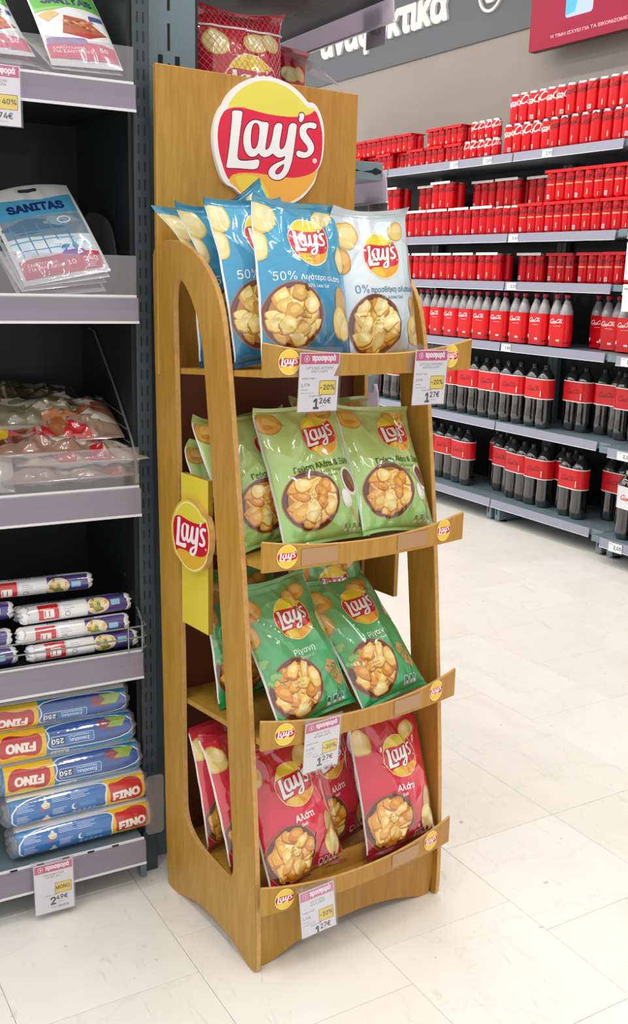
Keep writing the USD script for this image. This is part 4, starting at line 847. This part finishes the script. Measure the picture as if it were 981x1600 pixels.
for k in range(4):
    pouch('ice_bag_pouch', ['white flat pouch lowest in the stack under the blue one', 'white flat pouch second up in the stack under the blue one', 'white flat pouch third up in the stack under the blue one', 'blue and white ice bag pouch leaning over its stack'][k], 'pouch',
          frame('G', (-0.136 + 0.003 * k, 0.030 - 0.003 * k, 1.309 + 0.0095 * k), rotz((-3, 0, -4, -4)[k]) @ rotx((-58, -52, -46, -38)[k]) @ roty((-9, -11, -12, -14)[k])), 120 + k, 0.176, 0.225, 0.004, wb, ice_parts(), 'white and blue pouches')
pouch('ice_bag_pouch', 'pouch at the left picture edge beside the blue ice bag pouch', 'pouch', frame('G', (-0.345, 0.03, 1.312), rotz(3) @ rotx(-38) @ roty(-4)), 126, 0.176, 0.2, 0.005, lambda X, Y: np.repeat([lin('#6f7a86')], len(X), 0), ice_parts(), 'white and blue pouches')
for k in range(3):
    pouch('sandwich_bag_pouch', ['white pouch at the bottom of the right sandwich bag stack', 'white pouch in the middle of the right sandwich bag stack', 'green topped sandwich bag pouch leaning on top of the right stack'][k], 'pouch',
          frame('G', (-0.082, 0.014, 1.702 + 0.009 * k), rotz((2, -2, -3)[k]) @ rotx((-78, -68, -46)[k]) @ roty(-3)), 130 + k, 0.135, 0.235, 0.005, wb, sand_parts(), 'green and white pouches')
    pouch('sandwich_bag_pouch', ['white pouch at the bottom of the left sandwich bag stack', 'white pouch in the middle of the left sandwich bag stack', 'green topped sandwich bag pouch on top of the left stack, cut by the picture edge'][k], 'pouch',
          frame('G', (-0.245, 0.014, 1.702 + 0.009 * k), rotz((1, 2, 2)[k]) @ rotx((-78, -68, -50)[k]) @ roty(-3)), 140 + k, 0.135, 0.235, 0.005, wb, sand_parts(), 'green and white pouches')
dv = thing('shelf_divider', 'rounded dark clear divider behind the blue ice bag pouch', 'divider', frame('G', (0.0, 0, 0)))
put(dv, 'plate', extrude(Polygon(chaikin([(0.10, 1.306), (0.36, 1.306), (0.36, 1.48), (0.20, 1.47), (0.13, 1.43)], 2)), -0.002, 0.0, 'yz'), ACRYLIC)
# crackling clear packs heaped on the middle shelf
def meat_parts(seed):
    rg = np.random.default_rng(seed); pal = [['#8c2a24', '#c03040', '#e4dcd4', '#6a3a24'], ['#a8643c', '#d4885a', '#efe6da', '#c8222e'], ['#5a5234', '#8a8a6a', '#c8c0b0', '#3c3c30']][seed % 3]; L = []
    for i in range(22): L.append((blob(rg.uniform(-90, 90), rg.uniform(15, 270), rg.uniform(12, 46), rg.uniform(8, 30), rg, 0.25, 14, rg.uniform(0, 180)).intersection(sbox(-98, 4, 98, 281)), pal[rg.integers(4)]))
    return [('label_print', [(Polygon([(-70, 60), (80, 90), (70, 210), (-80, 180)]), pal[1]), (Polygon([(-60, 120), (76, 150), (74, 190), (-66, 165)]), '#e8e4e0')]), ('contents_print', L)]
for k, (u, v, z, yw, ln_, w, h, sd, lb) in enumerate(((-0.13, 0.02, 0.945, 4, -84, .28, .20, 3, 'lowest of the clear red and brown packs on the middle shelf'), (-0.10, 0.04, 0.968, -8, -80, .27, .2, 4, 'clear pack with an orange label sticking out past the middle shelf'), (-0.14, 0.06, 0.990, 8, -76, .27, .19, 3, 'clear red pack in the middle of the heap'), (-0.13, 0.09, 1.012, -5, -72, .26, .19, 4, 'clear brown pack near the top of the heap'), (-0.17, 0.12, 1.040, 10, -68, .26, .18, 5, 'clear olive pack topmost on the middle shelf heap'))):
    pouch('snack_pouch', lb, 'pouch', frame('G', (u, v, z), rotz(yw) @ rotx(ln_) @ roty((2, -4, 3, -3, 5)[k])), 150 + k, w, h, 0.012, lambda X, Y, k=k: np.repeat([lin(['#b49a8c', '#c8b4a0', '#a88474', '#b09080', '#8c8672'][k])], len(X), 0), meat_parts(sd), 'clear packs on the middle shelf', rough=5.0)
pouch('snack_pouch', 'yellow topped pack at the left picture edge of the middle shelf', 'pouch', frame('G', (-0.345, 0.03, 0.93), rotz(-4) @ rotx(-45) @ roty(3)), 158, 0.2, 0.22, 0.015, lambda X, Y: np.where((Y > 150)[:, None], lin('#d8b81e'), lin('#c8c4bc')), [('label_print', [(ell(60, 220, 30, 40, 20), '#f0d83a'), (sbox(-90, 20, 60, 120), '#d9d4cc')])], 'clear packs on the middle shelf', rough=1.6)
price_tag('white price tag with yellow MONO badge reading 2,49 euro', frame('G', (-.2505, -.020, .127), rotx(-3)), 0, '2', '49', ['FINO ΣΑΚΟΥΛΕΣ', 'ΑΠΟΡ. 250'], None, 'ΜΟΝΟ', w=.083, h=.112)
price_tag('white price tag with yellow badge cut by the left picture edge', frame('G', (-.3005, -.018, 1.700), rotx(2)), 0, '1', '74', ['SANITAS ΣΑΝ', 'ΣΑΚΟΥΛΑΚΙΑ'], None, '-40%', w=.085, h=.101)

# ------------------------------------------------------------------ the gondola's aisle side, behind the stand
g2 = thing('aisle_shelving', 'steel shelving behind the stand with rails facing the drinks aisle', 'shelving unit', frame('G'))
put(g2, 'core_panel', box(0.172, 0.18, 0.12, 1.4, 0.0, 2.3), DARKSTEEL)
for z in (1.952, 1.568, 1.085, 0.628):
    s = put(g2, 'shelf', box(0.18, 0.624, 0.100, 1.4, z, z + 0.04, 0.001), KSTEEL if z < 1.9 else DARKSTEEL)
    put(s, 'price_rail', extrude(Polygon([(0.620, z + 0.02), (0.628, z + 0.02), (0.632, z), (0.636, z - 0.044), (0.633, z - 0.044), (0.629, z), (0.625, z + 0.01)]), 0.092, 1.4, 'xz'), RAILCLEAR)
    put(s, 'rail_lip', box(0.631, 0.638, 0.092, 1.4, z - 0.047, z - 0.043), RAILLIP)
    if z > 1.2:
        for k in range(26 if z > 1.9 else 2):
            if z > 1.9: put(s, 'punched_hole', box(0.52, 0.526, 0.16 + 0.045 * k, 0.172 + 0.045 * k, z - 0.0006, z), SIGNGREY)
            else: put(s, 'keyhole', extrude(Polygon([(0.50 + .07 * k, z + .018), (0.525 + .07 * k, z + .016), (0.535 + .07 * k, z + .012), (0.55 + .07 * k, z + .017), (0.565 + .07 * k, z + .019), (0.55 + .07 * k, z + .022), (0.535 + .07 * k, z + .028), (0.525 + .07 * k, z + .022)]), 0.0994, 0.1002, 'xz'), BLACKHOLE)
for z, y, lb in ((1.955, 0.137, 'blank grey tag sleeve hanging under the topmost rail'), (1.54, 0.100, 'small clear tag with a faint figure beside the header board')):
    hh = 0.088 if z > 1.9 else 0.045
    t = thing('tag_sleeve', lb, 'tag sleeve', frame('G', (0.640, y, z)))
    put(t, 'sleeve', box(0, 0.0015, 0, 0.085, -hh, 0.0), ACRYLIC); put(t, 'card', box(0.0016, 0.0022, 0.001, 0.084, -hh + .001, -0.001), plain('grey_card_%d' % int(z * 100), (206, 196, 212), 0.5))
    V, F = flat_print([(text_at('2,14', 0.0, -0.03, 0.016, 3), '#77707e')])[0]
    put(t, 'figure', (np.c_[np.full(len(V), -0.0004), 0.02 + V[:, 0] * 0.9, V[:, 2] - (0.03 if z > 1.9 else 0)], F), plain('tag_ink_%d' % int(z * 100), (112, 104, 118), 0.6))
m_ = frame('G', (0.305, 0.20, 1.612), rotz(1) @ rotx(-2))
t, pk = packet('red crisp multipack in a fine net behind the header board', 'net', m_, 71, 'netted red multipacks', 0.05, 0.222, 0.288, name='crisp_multipack')
net = []
for k in range(-14, 26):
    for sg_ in (1, -1):
        pts = np.array([(X, (X + 100) * sg_ * 1.4 + k * 16 + (0 if sg_ > 0 else 285)) for X in np.linspace(-99, 99, 60)]); pts = pts[(pts[:, 1] > 100) & (pts[:, 1] < 284)]
        if len(pts) > 3: net.append(tube(pk.SN(pts[:, 0], pts[:, 1], 0.0022)[0], 0.00042, 3))
put(t, 'net', cat_(*net), plain('net_thread', (222, 170, 176), 0.4), kind='stuff')
put(t, 'net_seam', tube(pk.SN(np.linspace(-100, 100, 40), np.full(40, 246.0), 0.003)[0], 0.0022, 6), plain('white_cord', (236, 232, 234), 0.4))
t, pk = packet('red crisp multipack standing further back behind the header board', 'net', frame('G', (0.50, 0.42, 1.612), rotz(8) @ rotx(-4) @ roty(3)), 72, 'netted red multipacks', 0.045, 0.2, 0.285, name='crisp_multipack')
put(t, 'clear_flap', cat_(((np.array([(-0.02, -0.035, 0.285), (0.10, -0.02, 0.235), (0.165, -0.07, 0.205), (0.09, -0.035, 0.262)])), np.array([(0, 1, 2), (0, 2, 3)])), ((np.array([(-0.02, -0.0345, 0.2855), (0.10, -0.0195, 0.2355), (0.165, -0.0695, 0.2055), (0.09, -0.0345, 0.2625)])), np.array([(2, 1, 0), (3, 2, 0)]))), FOILCLEAR)

# ------------------------------------------------------------------ drinks wall: shelving
ORD = ['first', 'second', 'third', 'fourth', 'fifth', 'sixth', 'seventh', 'eighth', 'ninth', 'tenth', 'eleventh', 'twelfth', 'thirteenth', 'fourteenth', 'fifteenth', 'sixteenth', 'seventeenth', 'eighteenth', 'nineteenth', 'twentieth']
KZ = [2.025, 1.608, 1.354, 1.023, 0.581, 0.133]
def bay(name, label, x0, x1, yf, levels, rails, legs=True):
    t = thing(name, label, 'shelving unit', frame('K'))
    put(t, 'back_panel', box(x0, x1, 0.435, 0.445, 0.0, 2.08), DARKSTEEL)
    for x in (x0 + 0.001, x1 - 0.036): put(t, 'upright', box(x, x + 0.035, 0.40, 0.435, 0.0, 2.1, 0.002), KSTEEL)
    for z in levels:
        s = put(t, 'shelf', box(x0 + 0.002, x1 - 0.002, yf + 0.012, 0.43, z - 0.034, z - 0.002, 0.0015), KSTEEL)
        r0_, r1_ = rails
        prof = Polygon([(yf + 0.012, z - 0.002), (yf, z), (yf - 0.002, z - 0.022), (yf - 0.004, z - 0.045), (yf, z - 0.045), (yf + 0.003, z - 0.02), (yf + 0.012, z - 0.008)])
        put(s, 'price_rail', extrude(prof, r0_, r1_, 'yz'), RAILK); put(s, 'rail_lip', box(r0_, r1_, yf - 0.0055, yf - 0.001, z - 0.047, z - 0.0435), RAILLIP)
    if legs:
        for x in (x0 + 0.01, x1 - 0.06): 
            lg = put(t, 'leg', box(x, x + 0.04, 0.03, 0.20, 0.012, 0.10, 0.002), KSTEEL); put(lg, 'leg_slot', box(x + 0.012, x + 0.02, 0.0295, 0.0301, 0.04, 0.085), BLACKHOLE)
            put(lg, 'levelling_foot', tr(lathe([(0.0, 0.0), (0.024, 0.0), (0.022, 0.005), (0.006, 0.009), (0.005, 0.03), (0.0, 0.03)], 14), t=(x + 0.02, 0.08, 0)), DARKSTEEL)
    return t
bay('drinks_shelving', 'grey blue drinks shelving bay seen through the gap beside the stand', -2.6, -1.372, 0.0, KZ, (-2.598, -1.375))
bay('drinks_shelving', 'grey blue drinks shelving bay in the middle of the far wall', -1.37, -0.20, 0.0, KZ, (-1.366, -0.204))
bay('drinks_shelving', 'grey blue drinks shelving bay ending just before the picture edge', -0.198, 0.66, 0.0, KZ, (-0.194, 0.575))
bay('drinks_shelving', 'deeper drinks shelving bay cut by the right picture edge', 0.664, 1.9, -0.09, [1.608, 1.354, 1.023, 0.581, 0.133], (0.735, 1.89))

# ------------------------------------------------------------------ cola script and cans
def stroke(pts, r, n=3): return LineString(chaikin(pts, n, False)).buffer(r, quad_segs=3)
def script():
    r = 0.075; g = []
    for ox in (0.0, 2.12): g += [stroke([(ox + .98, .62), (ox + 1.0, .9), (ox + .78, 1.02), (ox + .42, .9), (ox + .1, .5), (ox + .12, .1), (ox + .45, -.04), (ox + .78, .16)], r * 1.15)]
    for ox in (1.0, 3.12): g.append(ell(ox + .02, .22, .2, .25, 20).difference(ell(ox + .02, .22, .09, .14, 16)))
    g.append(stroke([(1.58, .38), (1.48, .46), (1.32, .34), (1.3, .12), (1.42, .0), (1.6, .1)], r))
    for ox in (1.82, 3.86): g += [ell(ox, .22, .19, .24, 20).difference(ell(ox, .22, .085, .13, 16)), stroke([(ox + .17, .44), (ox + .14, .12), (ox + .24, .0), (ox + .34, .1)], r * .8)]
    g += [stroke([(2.08, .26), (2.26, .3)], r * .9), stroke([(3.4, .12), (3.58, .7), (3.66, 1.0), (3.54, 1.02), (3.46, .6), (3.44, .1), (3.54, .0)], r * .8)]
    g += [stroke([(.45, -.04), (.9, -.2), (1.5, -.06), (2.1, -.12)], r * .7), stroke([(2.9, .9), (3.2, .78), (3.5, .86), (3.9, .78), (4.1, .86)], r * .7)]
    s = unary_union(g); return affinity.scale(affinity.affine_transform(s, [1, .22, 0, 1, 0, 0]), 1 / 4.3, 1 / 4.3, origin=(0, 0)).simplify(0.003)
SCRIPT = script()
def script_at(x, z, w, rot=0.0): return affinity.rotate(affinity.translate(affinity.scale(SCRIPT, w, w, origin=(0, 0)), x, z), rot, origin=(x, z))
def cyl_print(parent, name, layers, r, mat, step=0.006, off=0.0003):
    """layers in metres: x arc length (0 faces -y), z height, draped on a cylinder of radius r"""
    pcs = [(g, lin(c)) for g, c in flatten(layers)]; xs = np.arange(-0.2, 0.2, step); P, F, C = cut(pcs, xs, [])
    a = P[:, 0] / r; V = np.c_[(r + off) * np.sin(a), -(r + off) * np.cos(a), P[:, 1]]
    return put(parent, name, (V, F), mat, col=C, nrm=np.c_[np.sin(a), -np.cos(a), 0 * a])
def can_body(r, h): return lathe([(r * .72, 0.001), (r * .8, 0.0), (r * .97, .008), (r, .013), (r, h - .016), (r * .96, h - .011)], 22)
def can_lid(r, h): return lathe([(r * .96, h - .011), (r * .86, h - .004), (r * .86, h), (r * .82, h), (r * .8, h - .004), (0.0, h - .004)], 22)
def can_layers(kind, h, k=0):
    L = []
    if kind == 'white': L.append((script_at(-0.085, h * .58, .175, 4), '#f6f2f2'))
    if kind in ('dark', 'band'): L.append((script_at(-0.075 + .02 * (k % 3), h * .63, .15, 6), '#74090f'))
    if kind == 'minidark': L.append((script_at(-0.065, h * .50, .13, 6), '#74090f'))
    if kind == 'mini': L.append((script_at(-0.065, h * .50, .13, 6), '#f6f2f2'))
    if kind == 'band': L.append((sbox(-.028, h * .52, .028, h * .56), '#e0b888'))
    if k % 3 == 0: L += [(sbox(-.012, h * .07, .008, h * .21), '#e0dcdc')] + [(sbox(-.010 + .0034 * i, h * .09, -.0082 + .0034 * i, h * .19), '#5a5560') for i in range(5)]
    if k % 3 == 1: L.append((sbox(.004, h * .14, .009, h * .32), '#e8d8b0'))
    if k % 3 == 2: L.append((sbox(.010, h * .08, .014, h * .2), '#e8d8c8'))
    return L
def make_can(label, kind, m, k, r=0.033, h=0.15, group='single cola cans on the top shelf'):
    t = thing('drink_can', label, 'can', m, group); put(t, 'body', can_body(r, h), CANRED, smooth=40); put(t, 'lid', can_lid(r, h), ALU, smooth=40)
    for q in clusters(can_layers(kind, h, k), .006): cyl_print(t, 'can_print', q, r, GLOSS)
    return t
def can_at(key, label, x, y, z, yaw):
    kind, k = key; m = frame('K', (x, y, z), rotz(yaw)); r, h = (0.0275, 0.098) if kind.startswith('mini') else (0.033, 0.15)
    individual(('can', key), lambda: make_can('', kind, None, k, r, h), m, label)
cr = np.random.default_rng(12)
for i in range(13):
    w = i < 5; nm = 'white' if w else 'dark'
    can_at((nm, i % 3), 'slim red cola can, %s from left in the lower row on the top shelf' % ORD[i], -0.285 + 0.0705 * i, 0.05 + cr.uniform(-.006, .006), KZ[0] + 0.001, cr.uniform(-40, 30) + (20 if w else 0))
for i in range(12):
    w = i < 6; nm = 'white' if w else 'dark'
    can_at((nm, (i + 1) % 3), 'slim red cola can, %s from left in the upper row on the top shelf' % ORD[i], -0.258 + 0.0705 * i, 0.052 + cr.uniform(-.004, .004), KZ[0] + 0.1515, cr.uniform(-40, 30) + (20 if w else 0))
for i in range(5): can_at(('mini', i % 3), 'small red cola can, %s from left in the lower row of small cans' % ORD[i], -0.638 + 0.0605 * i, 0.045 + cr.uniform(-.004, .004), KZ[0] + 0.001, cr.uniform(-25, 25))
for i in range(4): can_at(('mini', (i + 1) % 3), 'small red cola can, %s from left in the upper row of small cans' % ORD[i], -0.578 + 0.0605 * i, 0.045, KZ[0] + 0.0995, cr.uniform(-25, 25))

# packs of cans
def can_pack(label, kind, m, group, n=3, depth=2, strip=None, r=0.0325, h=0.15, film=None):
    t = thing('can_pack', label, 'can pack', m, group)
    for j in range(depth):
        for i in range(n):
            x, y = (i - (n - 1) / 2) * (2 * r + .0008), r + j * (2 * r + .0005); mv = lambda g: tr(g, t=(x, y, 0))
            c = put(t, 'can', mv(can_body(r, h)), CANRED, smooth=40); put(c, 'lid', mv(can_lid(r, h)), ALU if kind != 'minidark' else CANRED, smooth=40)
            if j == 0:
              for q in clusters(can_layers(kind, h, i), .006):
                pcs = [(g, lin(cc)) for g, cc in flatten(q)]; P, F, C = cut(pcs, np.arange(-.2, .2, .006), []); a = P[:, 0] / r
                put(c, 'can_print', (np.c_[(r + .0003) * np.sin(a) + x, -(r + .0003) * np.cos(a) + y, P[:, 1]], F), GLOSS, col=C, nrm=np.c_[np.sin(a), -np.cos(a), 0 * a])
    w = n * r
    if strip == 'white': put(t, 'carton_strip', box(-w, w, -0.001, depth * 2 * r, h, h + .0012, 0), REDFILM); put(t, 'strip_edge', box(-w + .002, w - .002, -0.003, -0.001, h - .009, h + .006, .0005), WHITE)
    if strip == 'red': put(t, 'carton_strip', box(-w, w, -0.002, depth * 2 * r, h - .001, h + .004, .0008), REDFILM); put(t, 'strip_edge', box(-w, w, -0.003, -0.001, h - .012, h + .004, .0005), REDFILM)
    return t
def pack_at(key, label, x, y, z, yaw=0.0):
    m = frame('K', (x, y, z), rotz(yaw))
    kind, strip, group = key; r, h = (0.0275, 0.098) if kind.startswith('mini') else (0.0325, 0.15)
    individual(('pack', key), lambda: can_pack('', kind, None, group, 3, 2, strip, r, h), m, label)
gS, gB, gM = 'red can packs with white top strips', 'red can packs with a beige band', 'packs of small red cans'
def row(key, sh, what, items, dz=0.0):
    for i, (x, y) in enumerate(items): pack_at(key, what % ORD[i], x, y, KZ[sh] + 0.001 + dz, cr.uniform(-1.5, 1.5))
row(('dark', 'white', gS), 1, 'white stripped can pack, %s from left in the lower row, second shelf down', [(-1.74, .03), (-1.535, .03), (-1.295, .03), (-1.09, .03), (-0.885, .03), (-0.68, .03), (-0.475, .03)])
row(('dark', 'white', gS), 1, 'white stripped can pack, %s from left in the upper row, second shelf down', [(-1.66, .10), (-1.45, .06), (-1.14, .14), (-0.87, .035), (-0.645, .17), (-0.425, .16), (-0.205, .20)], .157)
row(('dark', None, gS), 1, 'bare topped can pack, %s from left on the second shelf down', [(-0.285, .035)])
row(('band', 'red', gB), 1, 'beige banded can pack, %s from left in the lower row, second shelf down', [(-0.075 + .2 * k, .03) for k in range(6)])
row(('band', 'red', gB), 1, 'beige banded can pack, %s from left in the upper row, second shelf down', [(0.125 + .2 * k, .03) for k in range(5)], .157)
row(('dark', 'white', gS), 2, 'white stripped can pack, %s from left on the third shelf down', [(-1.45, .03), (-1.24, .03), (-1.025, .03), (-0.82, .03), (-0.615, .03), (-0.40, .03), (-0.165, .13)])
row(('band', 'red', gB), 2, 'beige banded can pack, %s from left on the third shelf down', [(0.06, .14), (0.325, .10), (0.535, .07), (0.742, .03), (0.95, .03)])
row(('minidark', 'red', gM), 0, 'pack of small red cans, %s from left in the lower row on top', [(-2.18 + .172 * k, .04 + .05 * (k % 2)) for k in range(7)] + [(-0.965, .04), (-0.79, .05)])
row(('minidark', 'red', gM), 0, 'pack of small red cans, %s from left in the upper row on top', [(-2.15 + .172 * k, .05) for k in range(6)] + [(-0.975, .05), (-0.80, .05)], .1035)

# ------------------------------------------------------------------ bottles
def petal(g, r, zc, n=5, depth=0.16):
    v, f = g; v = v.copy(); a = np.arctan2(v[:, 1], v[:, 0]); k = np.clip((zc - v[:, 2]) / zc, 0, 1); sc = 1 - depth * k * (0.5 + 0.5 * np.cos(n * a)) ** 2; v[:, :2] *= sc[:, None]; return v, f
BIG = dict(r=.047, h=.318, prof=[(.024, .002), (.036, .0), (.044, .014), (.0465, .04), (.045, .06), (.0425, .10), (.0435, .145), (.0462, .158), (.0465, .262), (.0455, .272), (.039, .288), (.027, .304), (.0165, .316), (.0140, .320), (.0140, .326)])
SMALL = dict(r=.0345, h=.25, prof=[(.018, .002), (.026, .0), (.032, .010), (.0345, .03), (.033, .06), (.0335, .09), (.0345, .12), (.0345, .165), (.0325, .185), (.026, .208), (.018, .228), (.0138, .240), (.0135, .25)])
def bottle_parts(parent, x, y, spec, capm, body=COLA):
    b = put(parent, 'bottle', tr(petal(lathe(spec['prof'], 30), spec['r'], .045), t=(x, y, 0)), body, smooth=50)
    put(b, 'cap', tr(lathe([(.0148, spec['h'] + .003), (.0158, spec['h'] + .004), (.0158, spec['h'] + .018), (.0145, spec['h'] + .0205), (0.0, spec['h'] + .0205)], 18), t=(x, y, 0)), capm, smooth=30)
    return b
def stadium(r, d, n=14): 
    a = np.linspace(-np.pi / 2, np.pi / 2, n); return Polygon(np.r_[np.c_[d + r * np.cos(a), r * np.sin(a)], np.c_[-d - r * np.cos(a), -r * np.sin(a)]])
def big_pack(label, m, group, film, script_c, capm, edge=WHITE, depth=1):
    t = thing('bottle_pack', label, 'bottle pack', m, group); r = .0475; d = r + .0005
    for x in (-d, d): bottle_parts(t, x, r + .001, BIG, capm)
    ring = affinity.translate(stadium(r + .0012, d).difference(stadium(r, d)), 0, r + .001)
    s = put(t, 'sleeve', extrude(ring, .160, .264, 'xy'), film)
    put(s, 'sleeve_edge', extrude(affinity.translate(stadium(r + .0018, d).difference(stadium(r + .0004, d)), 0, r + .001), .262, .267, 'xy'), edge)
    put(s, 'sleeve_edge', extrude(affinity.translate(stadium(r + .0018, d).difference(stadium(r + .0004, d)), 0, r + .001), .157, .162, 'xy'), edge)
    for q in ([(script_at(-.045, .203, .10), script_c)], [(sbox(.062, .172, .070, .205), '#e8d8b8')]): put_print(s, 'sleeve_print', q, PRINT, y=-.0006)
    return t
def small_pack(label, m, group):
    t = thing('bottle_pack', label, 'bottle pack', m, group); r = .0345; d = r + .0004
    for x in (-d, d):
        b = bottle_parts(t, x, r + .001, SMALL, CAPRED); put(b, 'clear_neck', tr(lathe([(.0348, .166), (.0331, .185), (.0266, .208), (.0186, .228), (.0143, .240)], 22, cap=False), t=(x, r + .001, 0)), SHRINK, smooth=50)
    for z0, z1, k in ((.004, .03, .93), (.03, .168, 1.0)):
        ring = affinity.translate(stadium((r + .0012) * k, d).difference(stadium((r + .0002) * k, d)), 0, r + .001)
        s = put(t, 'shrink_film' if k == 1 else 'film_foot', extrude(ring, z0, z1, 'xy'), REDFILM)
    for q in ([(script_at(-.045, .125, .088), '#f6eeee'), (sbox(-.02, .108, .03, .110), '#f0d8d8')], [(sbox(-.048, .040, -.040, .055), '#f0e4e4')], [(rrect(.006, .030, .030, .040, .003), '#f0e4e4')]): put_print(s, 'film_print', q, PRINT, y=-.0006)
    return t
def bpack(key, fn, label, x, y, z, yaw=0.0):
    m = frame('K', (x, y, z), rotz(yaw))
    individual(('bottles', key), lambda: fn('', None), m, label)
sm = lambda lb, m: small_pack(lb, m, 'red wrapped small bottle pairs'); bg_ = lambda lb, m: big_pack(lb, m, 'large bottle pairs in red sleeves', REDLABEL, '#8c1018', CAPBLACK); lt = lambda lb, m: big_pack(lb, m, 'large bottle pairs in white sleeves', WHITELABEL, '#cc1c2c', CAPGREY, WHITELABEL)
for i, (x, y) in enumerate([(-1.62, .04), (-1.47, .04), (-1.32, .04), (-1.17, .04), (-1.02, .04), (-0.873, .04), (-0.735, .04), (-0.595, .04), (-0.455, .04), (-0.295, .035), (-0.135, .035), (0.022, .035), (0.185, .035), (0.325, .19), (0.455, .13), (0.60, .09), (0.79, .02), (0.95, .02)]):
    bpack('s', sm, 'red wrapped pair of small cola bottles, %s from left on the fourth shelf' % ORD[i], x, y, KZ[3] + .001, cr.uniform(-3, 3))
for i, (x, y) in enumerate([(-1.75, .04), (-1.55, .04), (-1.34, .04), (-1.14, .04), (-0.94, .04), (-0.74, .04), (-0.545, .04), (-0.35, .035), (-0.155, .035), (0.05, .03), (0.245, .13), (0.44, .17), (0.62, .12), (0.79, .05), (0.99, .03)]):
    bpack('b', bg_, 'pair of large cola bottles in red sleeve, %s from left on the fifth shelf' % ORD[i], x, y, KZ[4] + .001, cr.uniform(-4, 4))
for i, (x, y) in enumerate([(-1.62, .12), (-1.42, .10), (-1.22, .10), (-1.02, .12), (-0.83, .11), (-0.64, .09), (-0.455, .24), (-0.33, .16), (-0.15, .10), (0.04, .085), (0.185, .17), (0.33, .06), (0.52, .19), (0.60, .30)]):
    bpack('b', bg_, 'pair of large cola bottles in red sleeve, %s from left on the bottom shelf' % ORD[i], x, y, KZ[5] + .001, cr.uniform(-5, 5))
for i, x in enumerate((0.845, 1.05)): bpack('l', lt, ['pair of large cola bottles in white sleeve at the right picture edge', 'pair of large cola bottles in white sleeve just past the picture edge'][i], x, -.05, KZ[5] + .001, -4)
bpack('l', lt, 'pair of large cola bottles in white sleeve behind the front one', 0.90, .08, KZ[5] + .001, 2)

# small price cards on the drinks rails
def rail_card(label, x, y, z, w, h, txt):
    t = thing('rail_card', label, 'price card', frame('K', (x, y, z)), 'price cards on the drinks rails')
    put(t, 'card', box(0, w, 0.0, 0.001, -h, 0), WHITE); put_print(t, 'card_print', [(sbox(0.002, -h + .002, w - .002, -.002), '#eceef2'), (text_at(txt, w * .38, -h * .66, h * .38, 3), '#5a5e6a'), (sbox(w * .06, -h * .2, w * .3, -h * .14), '#9a9ea8')], CARD, y=-.0004)
for i, (x, z, txt, lb) in enumerate(((-.735, 2.018, '0,99', 'white price card on the top drinks rail under the small cans, left one'), (-.44, 2.018, '0,89', 'white price card on the top drinks rail under the small cans, right one'), (.03, 2.018, '0,95', 'white price card on the top drinks rail below the single cans'), (-.185, 1.602, '3,49', 'white price card on the second drinks rail down at the bay joint'), (-.175, 1.348, '3,29', 'white price card on the third drinks rail down at the bay joint'), (-.185, 1.017, '1,85', 'white price card on the fourth drinks rail down at the bay joint'))):
    rail_card(lb, x, -.0055, z, .075, .040, txt)
for i, (x, z, w, h, txt, lb) in enumerate(((.742, 1.545, .14, .17, '5', 'large white card hanging on the right bay under the second shelf'), (.742, 1.355, .14, .125, '4', 'large white card hanging on the right bay under the third shelf'), (.77, 1.017, .10, .04, '1,95', 'white price card on the right bay rail at bottle height'), (.80, .575, .10, .042, '2,15', 'white price card on the right bay rail above the white sleeved bottles'), (.80, .127, .085, .045, '2,05', 'white price card on the right bay bottom rail'))):
    rail_card(lb, x, -.0965, z, w, h, txt)
